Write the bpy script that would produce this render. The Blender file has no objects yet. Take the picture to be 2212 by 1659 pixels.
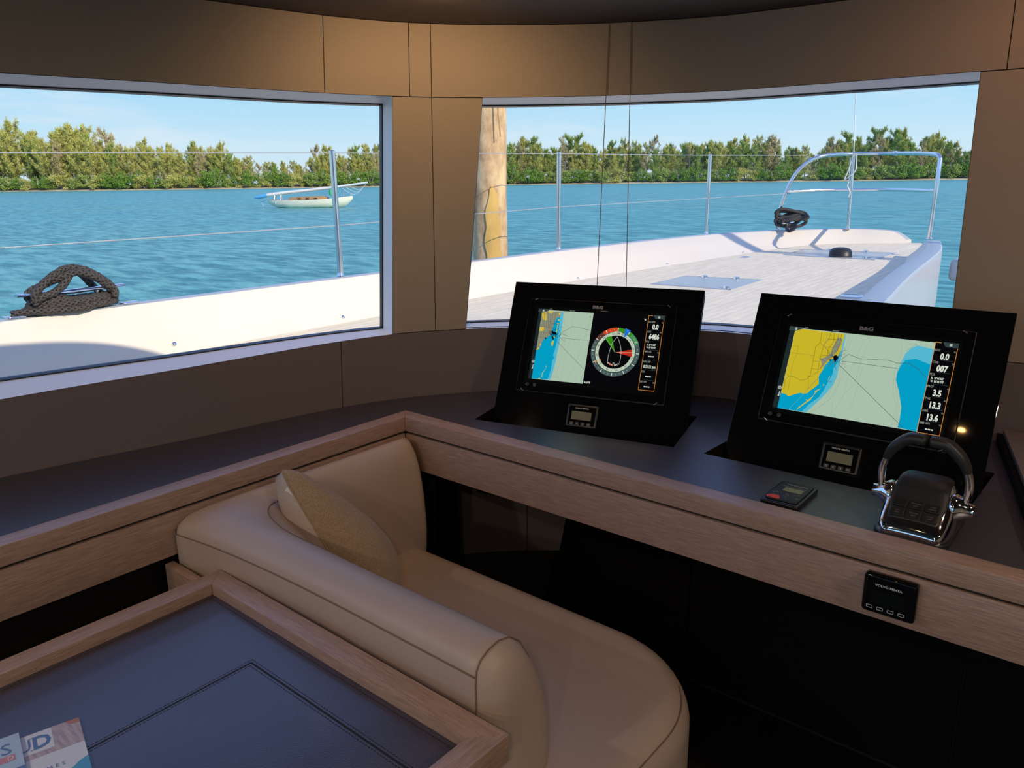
import bpy, bmesh, math, random
from mathutils import Vector, Matrix, noise
random.seed(7)
SC=bpy.context.scene; COL=SC.collection
R=math.radians; PI=math.pi
# ---------------- camera ----------------
YAW,PITCH,ROLL=R(39.9),R(14.9),R(0.72)
fw=Vector((-math.sin(YAW)*math.cos(PITCH),math.cos(YAW)*math.cos(PITCH),-math.sin(PITCH)))
r0=Vector((math.cos(YAW),math.sin(YAW),0)); u0=r0.cross(fw)
rt=math.cos(ROLL)*r0-math.sin(ROLL)*u0; up=math.cos(ROLL)*u0+math.sin(ROLL)*r0
cam=bpy.data.objects.new('camera',bpy.data.cameras.new('camera')); COL.objects.link(cam)
m=Matrix((rt,up,-fw)).transposed().to_4x4(); m.translation=Vector((0,0,1.55)); cam.matrix_world=m
cam.data.sensor_width=36; cam.data.lens=36*1661/2212; cam.data.clip_end=3000; cam.data.clip_start=.02
SC.camera=cam
SC.view_settings.view_transform='Standard'; SC.view_settings.look='None'
SC.view_settings.exposure=0.0; SC.view_settings.gamma=1; SC.view_settings.use_curve_mapping=False
# ---------------- sky ----------------
W=bpy.data.worlds.new('world'); SC.world=W; W.use_nodes=True
nt=W.node_tree; nt.nodes.clear()
def N(t,k,**kw):
    n=t.nodes.new(k)
    for a,b in kw.items(): setattr(n,a,b)
    return n
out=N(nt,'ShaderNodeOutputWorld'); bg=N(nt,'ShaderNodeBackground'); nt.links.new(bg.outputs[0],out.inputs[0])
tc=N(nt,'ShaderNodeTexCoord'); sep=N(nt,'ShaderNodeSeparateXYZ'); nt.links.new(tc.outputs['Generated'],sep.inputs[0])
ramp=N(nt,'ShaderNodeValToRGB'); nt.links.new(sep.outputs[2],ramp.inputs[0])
el=ramp.color_ramp.elements
def ramp_set(rp,pts):
    e=rp.color_ramp.elements
    while len(e)>2: e.remove(e[-1])
    for i,(p,c) in enumerate(pts):
        x=e[i] if i<2 else e.new(p)
        x.position=p; x.color=(*c,1)
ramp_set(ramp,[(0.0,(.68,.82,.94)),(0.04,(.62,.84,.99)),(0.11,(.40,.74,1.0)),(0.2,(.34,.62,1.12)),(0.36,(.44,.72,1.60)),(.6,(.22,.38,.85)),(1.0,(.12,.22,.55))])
mp=N(nt,'ShaderNodeMapping'); mp.inputs['Scale'].default_value=(1.6,1.6,9); nt.links.new(tc.outputs['Generated'],mp.inputs[0])
ns=N(nt,'ShaderNodeTexNoise'); ns.inputs['Scale'].default_value=2.2; ns.inputs['Detail'].default_value=7; ns.inputs['Roughness'].default_value=.62
nt.links.new(mp.outputs[0],ns.inputs[0])
cr=N(nt,'ShaderNodeValToRGB'); ramp_set(cr,[(.50,(0,0,0)),(.80,(.85,.85,.85))]); nt.links.new(ns.outputs[0],cr.inputs[0])
mx=N(nt,'ShaderNodeMixRGB'); mx.inputs[2].default_value=(.86,.90,.98,1)
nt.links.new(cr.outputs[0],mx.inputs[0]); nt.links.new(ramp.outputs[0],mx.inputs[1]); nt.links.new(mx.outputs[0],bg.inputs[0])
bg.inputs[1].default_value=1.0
# ---------------- sun: low, from starboard and a little aft ----------------
sd=bpy.data.lights.new('sun','SUN'); sd.energy=3.75; sd.angle=R(.55); sd.color=(1,.87,.66)
sun=bpy.data.objects.new('sun',sd); COL.objects.link(sun)
sdir=Vector((1,-.06,math.tan(R(30.5)))).normalized()
sun.rotation_euler=sdir.to_track_quat('Z','Y').to_euler()

# ---------------- materials ----------------
def mat(name,col,rough=.5,metal=0,spec=.5,noise_amt=0,nscale=40,bump=0,bscale=200,emit=0,stretch=None,col2=None,coat=0,bdetail=3,sheen=0):
    m=bpy.data.materials.new(name); m.use_nodes=True; t=m.node_tree; b=t.nodes['Principled BSDF']
    b.inputs['Base Color'].default_value=(*col,1); b.inputs['Roughness'].default_value=rough
    b.inputs['Metallic'].default_value=metal; b.inputs['Specular IOR Level'].default_value=spec
    if coat: b.inputs['Coat Weight'].default_value=coat; b.inputs['Coat Roughness'].default_value=.08
    if sheen: b.inputs['Sheen Weight'].default_value=sheen
    if emit: b.inputs['Emission Color'].default_value=(*col,1); b.inputs['Emission Strength'].default_value=emit
    tc=t.nodes.new('ShaderNodeTexCoord'); mp=t.nodes.new('ShaderNodeMapping'); t.links.new(tc.outputs['Object'],mp.inputs[0])
    if stretch: mp.inputs['Scale'].default_value=stretch
    if noise_amt or col2:
        n=t.nodes.new('ShaderNodeTexNoise'); n.inputs['Scale'].default_value=nscale; n.inputs['Detail'].default_value=6; n.inputs['Roughness'].default_value=.65
        t.links.new(mp.outputs[0],n.inputs[0])
        c=t.nodes.new('ShaderNodeValToRGB'); c2=col2 or tuple(x*(1-noise_amt) for x in col)
        ramp_set(c,[(.35,c2),(.65,col)]); t.links.new(n.outputs[0],c.inputs[0]); t.links.new(c.outputs[0],b.inputs['Base Color'])
    if bump:
        n=t.nodes.new('ShaderNodeTexNoise'); n.inputs['Scale'].default_value=bscale; n.inputs['Detail'].default_value=bdetail
        t.links.new(mp.outputs[0],n.inputs[0])
        bm=t.nodes.new('ShaderNodeBump'); bm.inputs['Strength'].default_value=bump; bm.inputs['Distance'].default_value=.002
        t.links.new(n.outputs[0],bm.inputs['Height']); t.links.new(bm.outputs[0],b.inputs['Normal'])
    return m
M={}
WC,WC2=(.45,.295,.225),(.30,.185,.14)
M['oakx']=mat('oak_grain_athwart',WC,.36,spec=.7,noise_amt=.3,nscale=1,stretch=(22,330,330),col2=WC2,bump=.25,bscale=1.6)
M['oaky']=mat('oak_grain_fore_aft',WC,.36,spec=.7,noise_amt=.3,nscale=1,stretch=(330,22,330),col2=WC2,bump=.25,bscale=1.6)
M['counter']=mat('charcoal_laminate',(.050,.046,.066),.30,spec=1.0,bump=.25,bscale=700,noise_amt=.12,nscale=500)
M['tableleather']=mat('dark_brown_leather',(.036,.031,.056),.33,spec=1.0,coat=.25,bump=.3,bscale=420,noise_amt=.1,nscale=9,bdetail=5)
M['stitch']=mat('dark_stitching',(.010,.008,.008),.7)
M['leather']=mat('tan_leather',(.46,.35,.295),.42,spec=.6,bump=.18,bscale=900,noise_amt=.04,nscale=8)
M['seam']=mat('seam_thread',(.20,.13,.085),.7)
M['linen']=mat('beige_woven_linen',(.47,.335,.215),.9,bump=.9,bscale=520,noise_amt=.45,nscale=430,col2=(.25,.165,.10),sheen=.3)
M['label']=mat('white_cotton',(.7,.66,.6),.8,bump=.2)
M['panel']=mat('beige_wall_panel',(.35,.285,.22),.75,bump=.15,bscale=300,noise_amt=.04,nscale=30,stretch=(1,1,9))
M['lowpanel']=mat('taupe_lower_panel',(.175,.135,.13),.62,bump=.2,bscale=500,noise_amt=.06,nscale=300)
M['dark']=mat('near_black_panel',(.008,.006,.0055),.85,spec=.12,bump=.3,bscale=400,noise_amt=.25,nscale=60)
M['groove']=mat('panel_groove',(.02,.014,.01),.9)
M['ceil']=mat('dark_brown_ceiling',(.045,.032,.027),.6,bump=.1)
M['floor']=mat('dark_floor',(.016,.011,.009),.55,noise_amt=.3,nscale=3,stretch=(6,.6,1))
M['jamb']=mat('painted_window_reveal',(.90,.90,.90),.45,bump=.05)
M['gasket']=mat('black_gasket',(.006,.006,.007),.4)
M['blackglass']=mat('black_glass',(.0035,.0035,.004),.035,spec=.28,bump=.01,bscale=3)
M['blackplastic']=mat('black_plastic',(.012,.012,.013),.32,bump=.06,bscale=600)
M['rubber']=mat('black_rubber',(.020,.021,.023),.42,bump=.1,bscale=500)
M['button']=mat('black_button',(.016,.016,.017),.38,bump=.05)
M['chrome']=mat('chrome',(.86,.87,.9),.06,metal=1,bump=.01,bscale=3)
M['steel']=mat('polished_stainless',(.72,.74,.77),.16,metal=1,bump=.02,bscale=40)
M['gel']=mat('cream_gelcoat',(.79,.715,.62),.5,spec=.25,bump=.03,bscale=10,noise_amt=.03,nscale=3)
M['cap']=mat('pale_blue_grey_cap',(.41,.45,.50),.35,bump=.02)
M['hull']=mat('white_hull_paint',(.55,.56,.58),.25,bump=.02)
M['red']=mat('red_marking',(.75,.05,.03),.5,bump=.02)
M['whiteprint']=mat('white_print',(.62,.62,.62),.6,bump=.02)
M['greyprint2']=mat('grey_logo_print',(.20,.20,.23),.5,bump=.02)
M['greyprint']=mat('grey_print',(.16,.16,.18),.6,bump=.02)
M['rope']=mat('black_braided_rope',(.075,.062,.052),.45,bump=.5,bscale=900,noise_amt=.5,nscale=200,col2=(.022,.018,.016))
M['ropedark']=mat('black_rope_smooth',(.028,.028,.030),.7,bump=.6,bscale=400)
M['hatchglass']=mat('smoked_acrylic',(.42,.42,.38),.22,spec=.5,bump=.01,bscale=4)
M['wire']=mat('stainless_wire',(.62,.62,.60),.35,metal=.8,bump=.3,bscale=600)
M['whiteline']=mat('white_cord',(.8,.82,.8),.7,bump=.2)
M['sand']=mat('sand',(.62,.52,.36),.9,noise_amt=.3,nscale=.4)
M['mud']=mat('shore_soil',(.10,.085,.045),.9,noise_amt=.5,nscale=.3)
M['net']=mat('pale_deck_netting',(.42,.52,.68),.6,noise_amt=.3,nscale=2,stretch=(9,1,1))
M['lcd']=mat('unlit_lcd',(.16,.155,.095),.25,bump=.02)
M['lcddark']=mat('dark_lcd',(.006,.008,.008),.05,spec=.2,bump=.02)
def E(name,c,s=1.0):
    m=mat(name,c,.04,spec=.08,emit=s); m.node_tree.nodes['Principled BSDF'].inputs['Base Color'].default_value=(.002,.002,.002,1); return m
def srgb(r,g,b): return tuple(((x/255+.055)/1.055)**2.4 if x>10 else x/255/12.92 for x in (r,g,b))
for n,c in dict(e_sea=(172,196,174),e_blue=(88,186,212),e_deep=(0,160,200),e_yel=(205,184,40),e_yel2=(214,188,70),e_gray=(140,142,120),e_blk=(4,8,16),e_line=(60,78,74),e_con=(140,160,146),e_road=(92,84,40),e_roadg=(70,72,66),
  e_canal=(120,160,130),e_white=(215,222,208),e_dim=(150,156,142),e_tool=(52,66,68),e_strip=(30,42,42),e_org=(222,140,62),e_red=(190,52,28),e_ring=(72,92,92),e_dial=(188,204,182),e_green=(50,140,18),
  e_bezred=(214,74,30),e_bezgrn=(70,150,90),e_ptr=(30,110,220),e_boat=(176,180,176),e_off=(6,6,9),e_mid=(96,52,44)).items():
    M[n]=E('lit_'+n[2:],srgb(*c),.95)
def tube_mat_pine():
    m=mat('peeling_pine_bark',(.78,.56,.32),.85,bump=1.0,bscale=14,noise_amt=.4,nscale=5,stretch=(1.6,1.6,.8),col2=(.42,.25,.12)); return m
M['pile']=tube_mat_pine()
M['ledge']=mat('taupe_ledge_top',(.21,.165,.145),.5,bump=.2,bscale=300)
M['padface']=mat('matte_black_face',(.014,.014,.015),.5,bump=.03)
M['barewood']=mat('bare_yellow_wood',(.80,.50,.14),.7,bump=.4,noise_amt=.25,nscale=4,stretch=(1,1,.4))
# teak deck
def deck_mat():
    m=mat('weathered_teak_deck',(.62,.56,.47),.7,bump=.2,bscale=30); t=m.node_tree; b=t.nodes['Principled BSDF']
    tc=t.nodes.new('ShaderNodeTexCoord'); mp=t.nodes.new('ShaderNodeMapping'); mp.inputs['Rotation'].default_value=(0,0,R(90)); t.links.new(tc.outputs['Object'],mp.inputs[0])
    br=t.nodes.new('ShaderNodeTexBrick'); br.inputs['Scale'].default_value=1; br.inputs['Brick Width'].default_value=1.6; br.inputs['Row Height'].default_value=.065
    br.inputs['Mortar Size'].default_value=.0035; br.inputs['Color1'].default_value=(.97,.84,.62,1); br.inputs['Color2'].default_value=(.90,.78,.57,1); br.inputs['Mortar'].default_value=(.74,.63,.47,1)
    t.links.new(mp.outputs[0],br.inputs[0])
    n=t.nodes.new('ShaderNodeTexNoise'); n.inputs['Scale'].default_value=5; n.inputs['Detail'].default_value=6
    m2=t.nodes.new('ShaderNodeMapping'); m2.inputs['Scale'].default_value=(5,1,1); t.links.new(tc.outputs['Object'],m2.inputs[0]); t.links.new(m2.outputs[0],n.inputs[0])
    mx=t.nodes.new('ShaderNodeMixRGB'); mx.blend_type='MULTIPLY'; mx.inputs[0].default_value=.38
    t.links.new(br.outputs[0],mx.inputs[1]); t.links.new(n.outputs[0],mx.inputs[2])
    g=t.nodes.new('ShaderNodeMixRGB'); g.blend_type='ADD'; g.inputs[0].default_value=.22; g.inputs[2].default_value=(.55,.5,.44,1)
    t.links.new(mx.outputs[0],g.inputs[1]); t.links.new(g.outputs[0],b.inputs['Base Color'])
    return m
M['deck']=deck_mat()
def water_mat():
    m=bpy.data.materials.new('bay_water'); m.use_nodes=True; t=m.node_tree; b=t.nodes['Principled BSDF']
    b.inputs['Roughness'].default_value=.32; b.inputs['IOR'].default_value=1.33; b.inputs['Specular IOR Level'].default_value=.30
    tc=t.nodes.new('ShaderNodeTexCoord'); mp=t.nodes.new('ShaderNodeMapping'); mp.inputs['Rotation'].default_value=(0,0,R(25)); mp.inputs['Scale'].default_value=(.55,1.7,1)
    t.links.new(tc.outputs['Object'],mp.inputs[0])
    n=t.nodes.new('ShaderNodeTexNoise'); n.inputs['Scale'].default_value=1.15; n.inputs['Detail'].default_value=6; n.inputs['Roughness'].default_value=.62; t.links.new(mp.outputs[0],n.inputs[0])
    n2=t.nodes.new('ShaderNodeTexNoise'); n2.inputs['Scale'].default_value=.03; n2.inputs['Detail'].default_value=3; t.links.new(tc.outputs['Object'],n2.inputs[0])
    c=t.nodes.new('ShaderNodeValToRGB'); ramp_set(c,[(.40,(.020,.24,.26)),(.60,(.17,.53,.50))]); t.links.new(n.outputs[0],c.inputs[0])
    c2=t.nodes.new('ShaderNodeValToRGB'); ramp_set(c2,[(.4,(.82,.98,1.05)),(.6,(1,1,1))]); t.links.new(n2.outputs[0],c2.inputs[0])
    mx=t.nodes.new('ShaderNodeMixRGB'); mx.blend_type='MULTIPLY'; mx.inputs[0].default_value=1; t.links.new(c.outputs[0],mx.inputs[1]); t.links.new(c2.outputs[0],mx.inputs[2]); t.links.new(mx.outputs[0],b.inputs['Base Color'])
    bm=t.nodes.new('ShaderNodeBump'); bm.inputs['Strength'].default_value=1; bm.inputs['Distance'].default_value=.35; t.links.new(n.outputs[0],bm.inputs['Height']); t.links.new(bm.outputs[0],b.inputs['Normal'])
    return m
M['water']=water_mat()
def glass_mat():
    m=bpy.data.materials.new('window_glass'); m.use_nodes=True; t=m.node_tree; t.nodes.clear()
    o=t.nodes.new('ShaderNodeOutputMaterial'); tr=t.nodes.new('ShaderNodeBsdfTransparent'); tr.inputs[0].default_value=(.985,.99,.985,1)
    g=t.nodes.new('ShaderNodeBsdfGlossy'); g.inputs['Roughness'].default_value=.02; lw=t.nodes.new('ShaderNodeLayerWeight'); pw=t.nodes.new('ShaderNodeMath'); pw.operation='POWER'; pw.inputs[1].default_value=5; t.links.new(lw.outputs['Facing'],pw.inputs[0]); f=t.nodes.new('ShaderNodeMath'); f.operation='MULTIPLY_ADD'; f.inputs[1].default_value=.45; f.inputs[2].default_value=.012; t.links.new(pw.outputs[0],f.inputs[0])
    mx=t.nodes.new('ShaderNodeMixShader'); t.links.new(f.outputs[0],mx.inputs[0]); t.links.new(tr.outputs[0],mx.inputs[1]); t.links.new(g.outputs[0],mx.inputs[2]); t.links.new(mx.outputs[0],o.inputs[0])
    return m
M['glass']=glass_mat()
def leaf_mat(name,c,c2):
    return mat(name,c,.75,spec=.25,noise_amt=.5,nscale=.55,col2=c2)
M['leaf_olive']=leaf_mat('casuarina_foliage',(.62,.58,.17),(.40,.42,.10))
M['leaf_green']=leaf_mat('green_foliage',(.42,.50,.13),(.24,.34,.07))
M['leaf_dark']=leaf_mat('mangrove_foliage',(.26,.42,.06),(.13,.25,.04))
M['leaf_brown']=leaf_mat('dry_foliage',(.62,.50,.26),(.42,.36,.16))
M['bark']=mat('grey_bark',(.40,.35,.28),.9,noise_amt=.3,nscale=2)

# ---------------- mesh helpers ----------------
class MB:
    """one mesh, several material slots"""
    def __init__(s): s.v=[]; s.f=[]; s.mi=[]; s.m=[]
    def slot(s,m):
        m=M[m] if isinstance(m,str) else m
        if m not in s.m: s.m.append(m)
        return s.m.index(m)
    def add(s,vs,fs,m):
        k=len(s.v); i=s.slot(m); s.v+= [tuple(v) for v in vs]
        for f in fs: s.f.append([a+k for a in f]); s.mi.append(i)
        return s
    def box(s,x0,x1,y0,y1,z0,z1,m,T=None):
        v=[Vector((x,y,z)) for z in (z0,z1) for x,y in ((x0,y0),(x1,y0),(x1,y1),(x0,y1))]
        if T: v=[T(p) for p in v]
        return s.add(v,[(0,3,2,1),(4,5,6,7),(0,1,5,4),(1,2,6,5),(2,3,7,6),(3,0,4,7)],m)
    def loft(s,rings,m,closed=True,cap0=True,cap1=True):
        n=len(rings[0]); vs=[p for r in rings for p in r]; fs=[]
        for i in range(len(rings)-1):
            for j in range(n if closed else n-1):
                a=i*n+j; b=i*n+(j+1)%n; fs.append((a,b,b+n,a+n))
        if cap0: fs.append(tuple(reversed(range(n))))
        if cap1: fs.append(tuple(range((len(rings)-1)*n,len(rings)*n)))
        return s.add(vs,fs,m)
    def tube(s,pts,r,m,seg=10,caps=True,radii=None,closed=False):
        pts=[Vector(p) for p in pts]; n=len(pts); rings=[]; prev=None
        for i,p in enumerate(pts):
            if closed: t=pts[(i+1)%n]-pts[i-1]
            else: t=pts[min(i+1,n-1)]-pts[max(i-1,0)]
            t.normalize()
            if prev is None:
                a=Vector((0,0,1)) if abs(t.z)<.9 else Vector((1,0,0)); u=t.cross(a).normalized()
            else:
                u=prev-t*prev.dot(t); u.normalize()
            prev=u; w=t.cross(u); rr=radii[i] if radii else r
            rings.append([p+rr*(math.cos(2*PI*k/seg)*u+math.sin(2*PI*k/seg)*w) for k in range(seg)])
        if closed: rings.append(rings[0]); caps=False
        return s.loft(rings,m,cap0=caps,cap1=caps)
    def lathe(s,prof,c,m,seg=24,ax=Vector((0,0,1))):
        c=Vector(c); ax=Vector(ax).normalized(); a=Vector((0,0,1)) if abs(ax.z)<.9 else Vector((1,0,0)); u=ax.cross(a).normalized(); w=ax.cross(u)
        return s.loft([[c+ax*h+max(r,1e-4)*(math.cos(2*PI*k/seg)*u+math.sin(2*PI*k/seg)*w) for k in range(seg)] for r,h in prof],m)
    def rbox(s,corners,z0,z1,e,m,es=4,cs=6,T=None,eb=None):
        """rounded prism: corners (x,y,r) counter-clockwise, vertical edge radius e at top, eb at bottom"""
        eb=e if eb is None else eb; lev=[]
        for i in range(es+1):
            a=PI/2*i/es; lev.append((eb*(1-math.sin(a)),z0+eb*(1-math.cos(a))))
        for i in range(es+1):
            a=PI/2*i/es; lev.append((e*(1-math.cos(a)),z1-e*(1-math.sin(a))))
        rings=[]
        for ins,z in lev:
            rings.append([Vector((p[0],p[1],z)) for p in outline(corners,ins,cs)])
        if T: rings=[[T(p) for p in r] for r in rings]
        return s.loft(rings,m)
    def build(s,name,parent=None,smooth=True,loc=None,bevel=0,ang=40):
        off=Vector((0,0,0)); p=parent
        while p is not None: off+=p.location; p=p.parent
        if loc is not None: off+=Vector(loc)
        me=bpy.data.meshes.new(name); me.from_pydata([tuple(Vector(v)-off) for v in s.v],[],s.f)
        for m in s.m: me.materials.append(m)
        me.polygons.foreach_set('material_index',s.mi)
        bm=bmesh.new(); bm.from_mesh(me); bmesh.ops.recalc_face_normals(bm,faces=bm.faces)
        if bevel:
            bmesh.ops.remove_doubles(bm,verts=bm.verts,dist=1e-5)
            ed=[e for e in bm.edges if len(e.link_faces)==2 and e.calc_face_angle(0)>R(35)]
            bmesh.ops.bevel(bm,geom=ed,offset=bevel,segments=2,affect='EDGES',profile=.6)
        bm.to_mesh(me); bm.free()
        if smooth:
            me.polygons.foreach_set('use_smooth',[True]*len(me.polygons))
            try: me.set_sharp_from_angle(angle=R(ang))
            except Exception: pass
        o=bpy.data.objects.new(name,me); COL.objects.link(o)
        if parent is not None: o.parent=parent
        if loc is not None: o.location=loc
        return o
def outline(corners,ins,cs):
    n=len(corners); pts=[]
    P=[Vector((c[0],c[1])) for c in corners]
    for i in range(n):
        p=P[i]; a=(P[i-1]-p).normalized(); b=(P[(i+1)%n]-p).normalized()
        r=corners[i][2]; ang=a.angle(b); bis=(a+b).normalized()
        r2=max(r-ins,.0008)
        q=p+bis*(ins/math.sin(ang/2))      # inset corner
        c=q+bis*(r2/math.sin(ang/2))
        d=r2/math.tan(ang/2)
        t1=q+a*d; t2=q+b*d; v1=t1-c; v2=t2-c
        a1=math.atan2(v1.y,v1.x); a2=math.atan2(v2.y,v2.x); da=(a2-a1+PI)%(2*PI)-PI
        for k in range(cs+1):
            t=a1+da*k/cs; pts.append((c.x+r2*math.cos(t),c.y+r2*math.sin(t)))
    return pts
def rect(x0,x1,y0,y1,r): return [(x0,y0,r),(x1,y0,r),(x1,y1,r),(x0,y1,r)]
def thing(name,label,cat,loc=(0,0,0),group=None):
    o=bpy.data.objects.new(name,None); COL.objects.link(o); o.location=loc; o.empty_display_size=.05
    o['label']=label; o['category']=cat
    if group: o['group']=group
    return o
def tag(o,label=None,cat=None,group=None,kind=None):
    if label: o['label']=label
    if cat: o['category']=cat
    if group: o['group']=group
    if kind: o['kind']=kind
    return o
def struct(o,label=None):
    o['kind']='structure'
    if label: o['label']=label
    return o
def spline(P,n=8,closed=False):
    P=[Vector(p) for p in P]; L=len(P); out=[]
    rng=range(L) if closed else range(L-1)
    for i in rng:
        if closed: p0,p1,p2,p3=P[i-1],P[i],P[(i+1)%L],P[(i+2)%L]
        else: p0,p1,p2,p3=P[max(i-1,0)],P[i],P[i+1],P[min(i+2,L-1)]
        for k in range(n):
            t=k/n; out.append(.5*((2*p1)+(-p0+p2)*t+(2*p0-5*p1+4*p2-p3)*t*t+(-p0+3*p1-3*p2+p3)*t**3))
    if not closed: out.append(P[-1])
    return out
def text_mesh(s,bold=0):
    """outline of a string as vertices and faces, one unit high, start at 0"""
    cu=bpy.data.curves.new('t','FONT'); cu.body=s; cu.size=1; cu.offset=bold; cu.resolution_u=2
    o=bpy.data.objects.new('t',cu); COL.objects.link(o)
    dg=bpy.context.evaluated_depsgraph_get(); me=bpy.data.meshes.new_from_object(o.evaluated_get(dg))
    v=[tuple(q.co) for q in me.vertices]; f=[tuple(p.vertices) for p in me.polygons]
    bpy.data.objects.remove(o); bpy.data.curves.remove(cu); bpy.data.meshes.remove(me)
    return v,f
class Flat(MB):
    """flat artwork on a plane with origin P and axes e, up, n"""
    def __init__(s,P,e,u,n): super().__init__(); s.P,s.e,s.u,s.n=map(Vector,(P,e,u,n))
    def pt(s,q,k=0): return s.P+s.e*q[0]+s.u*q[1]+s.n*(k*.00012)
    def poly(s,pts,m,k=1):
        from mathutils.geometry import tessellate_polygon
        vs=[Vector((p[0],p[1],0)) for p in pts]; fs=tessellate_polygon([vs])
        return s.add([s.pt(p,k) for p in pts],[tuple(f) for f in fs],m)
    def rect(s,u0,u1,v0,v1,m,k=1): return s.add([s.pt(p,k) for p in ((u0,v0),(u1,v0),(u1,v1),(u0,v1))],[(0,1,2,3)],m)
    def line(s,pts,w,m,k=2):
        for a,b in zip(pts[:-1],pts[1:]):
            dx,dy=b[0]-a[0],b[1]-a[1]; l=math.hypot(dx,dy)
            if l<1e-7: continue
            nx,ny=-dy/l*w/2,dx/l*w/2
            s.add([s.pt(q,k) for q in ((a[0]+nx,a[1]+ny),(a[0]-nx,a[1]-ny),(b[0]-nx,b[1]-ny),(b[0]+nx,b[1]+ny))],[(0,1,2,3)],m)
        return s
    def ring(s,c,r0,r1,a0,a1,m,k=2,seg=48):
        n=max(2,int(abs(a1-a0)/360*seg)); vs=[]
        for i in range(n+1):
            a=R(a0+(a1-a0)*i/n)
            for r in (r0,r1): vs.append(s.pt((c[0]+r*math.sin(a),c[1]+r*math.cos(a)),k))
        return s.add(vs,[(2*i,2*i+1,2*i+3,2*i+2) for i in range(n)],m)
    def text(s,t,u,v,h,m,k=3,sx=1,bold=0,center=False,rot=0,right=False):
        V,F=text_mesh(t,bold); w=max([q[0] for q in V] or [0])
        off=-w/2 if center else (-w if right else 0); h=h/.7; c,sn=math.cos(R(rot)),math.sin(R(rot))
        pts=[]
        for q in V:
            a=(q[0]+off)*h*sx; b=q[1]*h
            pts.append(s.pt((u+a*c-b*sn,v+a*sn+b*c),k))
        return s.add(pts,F,m)
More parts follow.
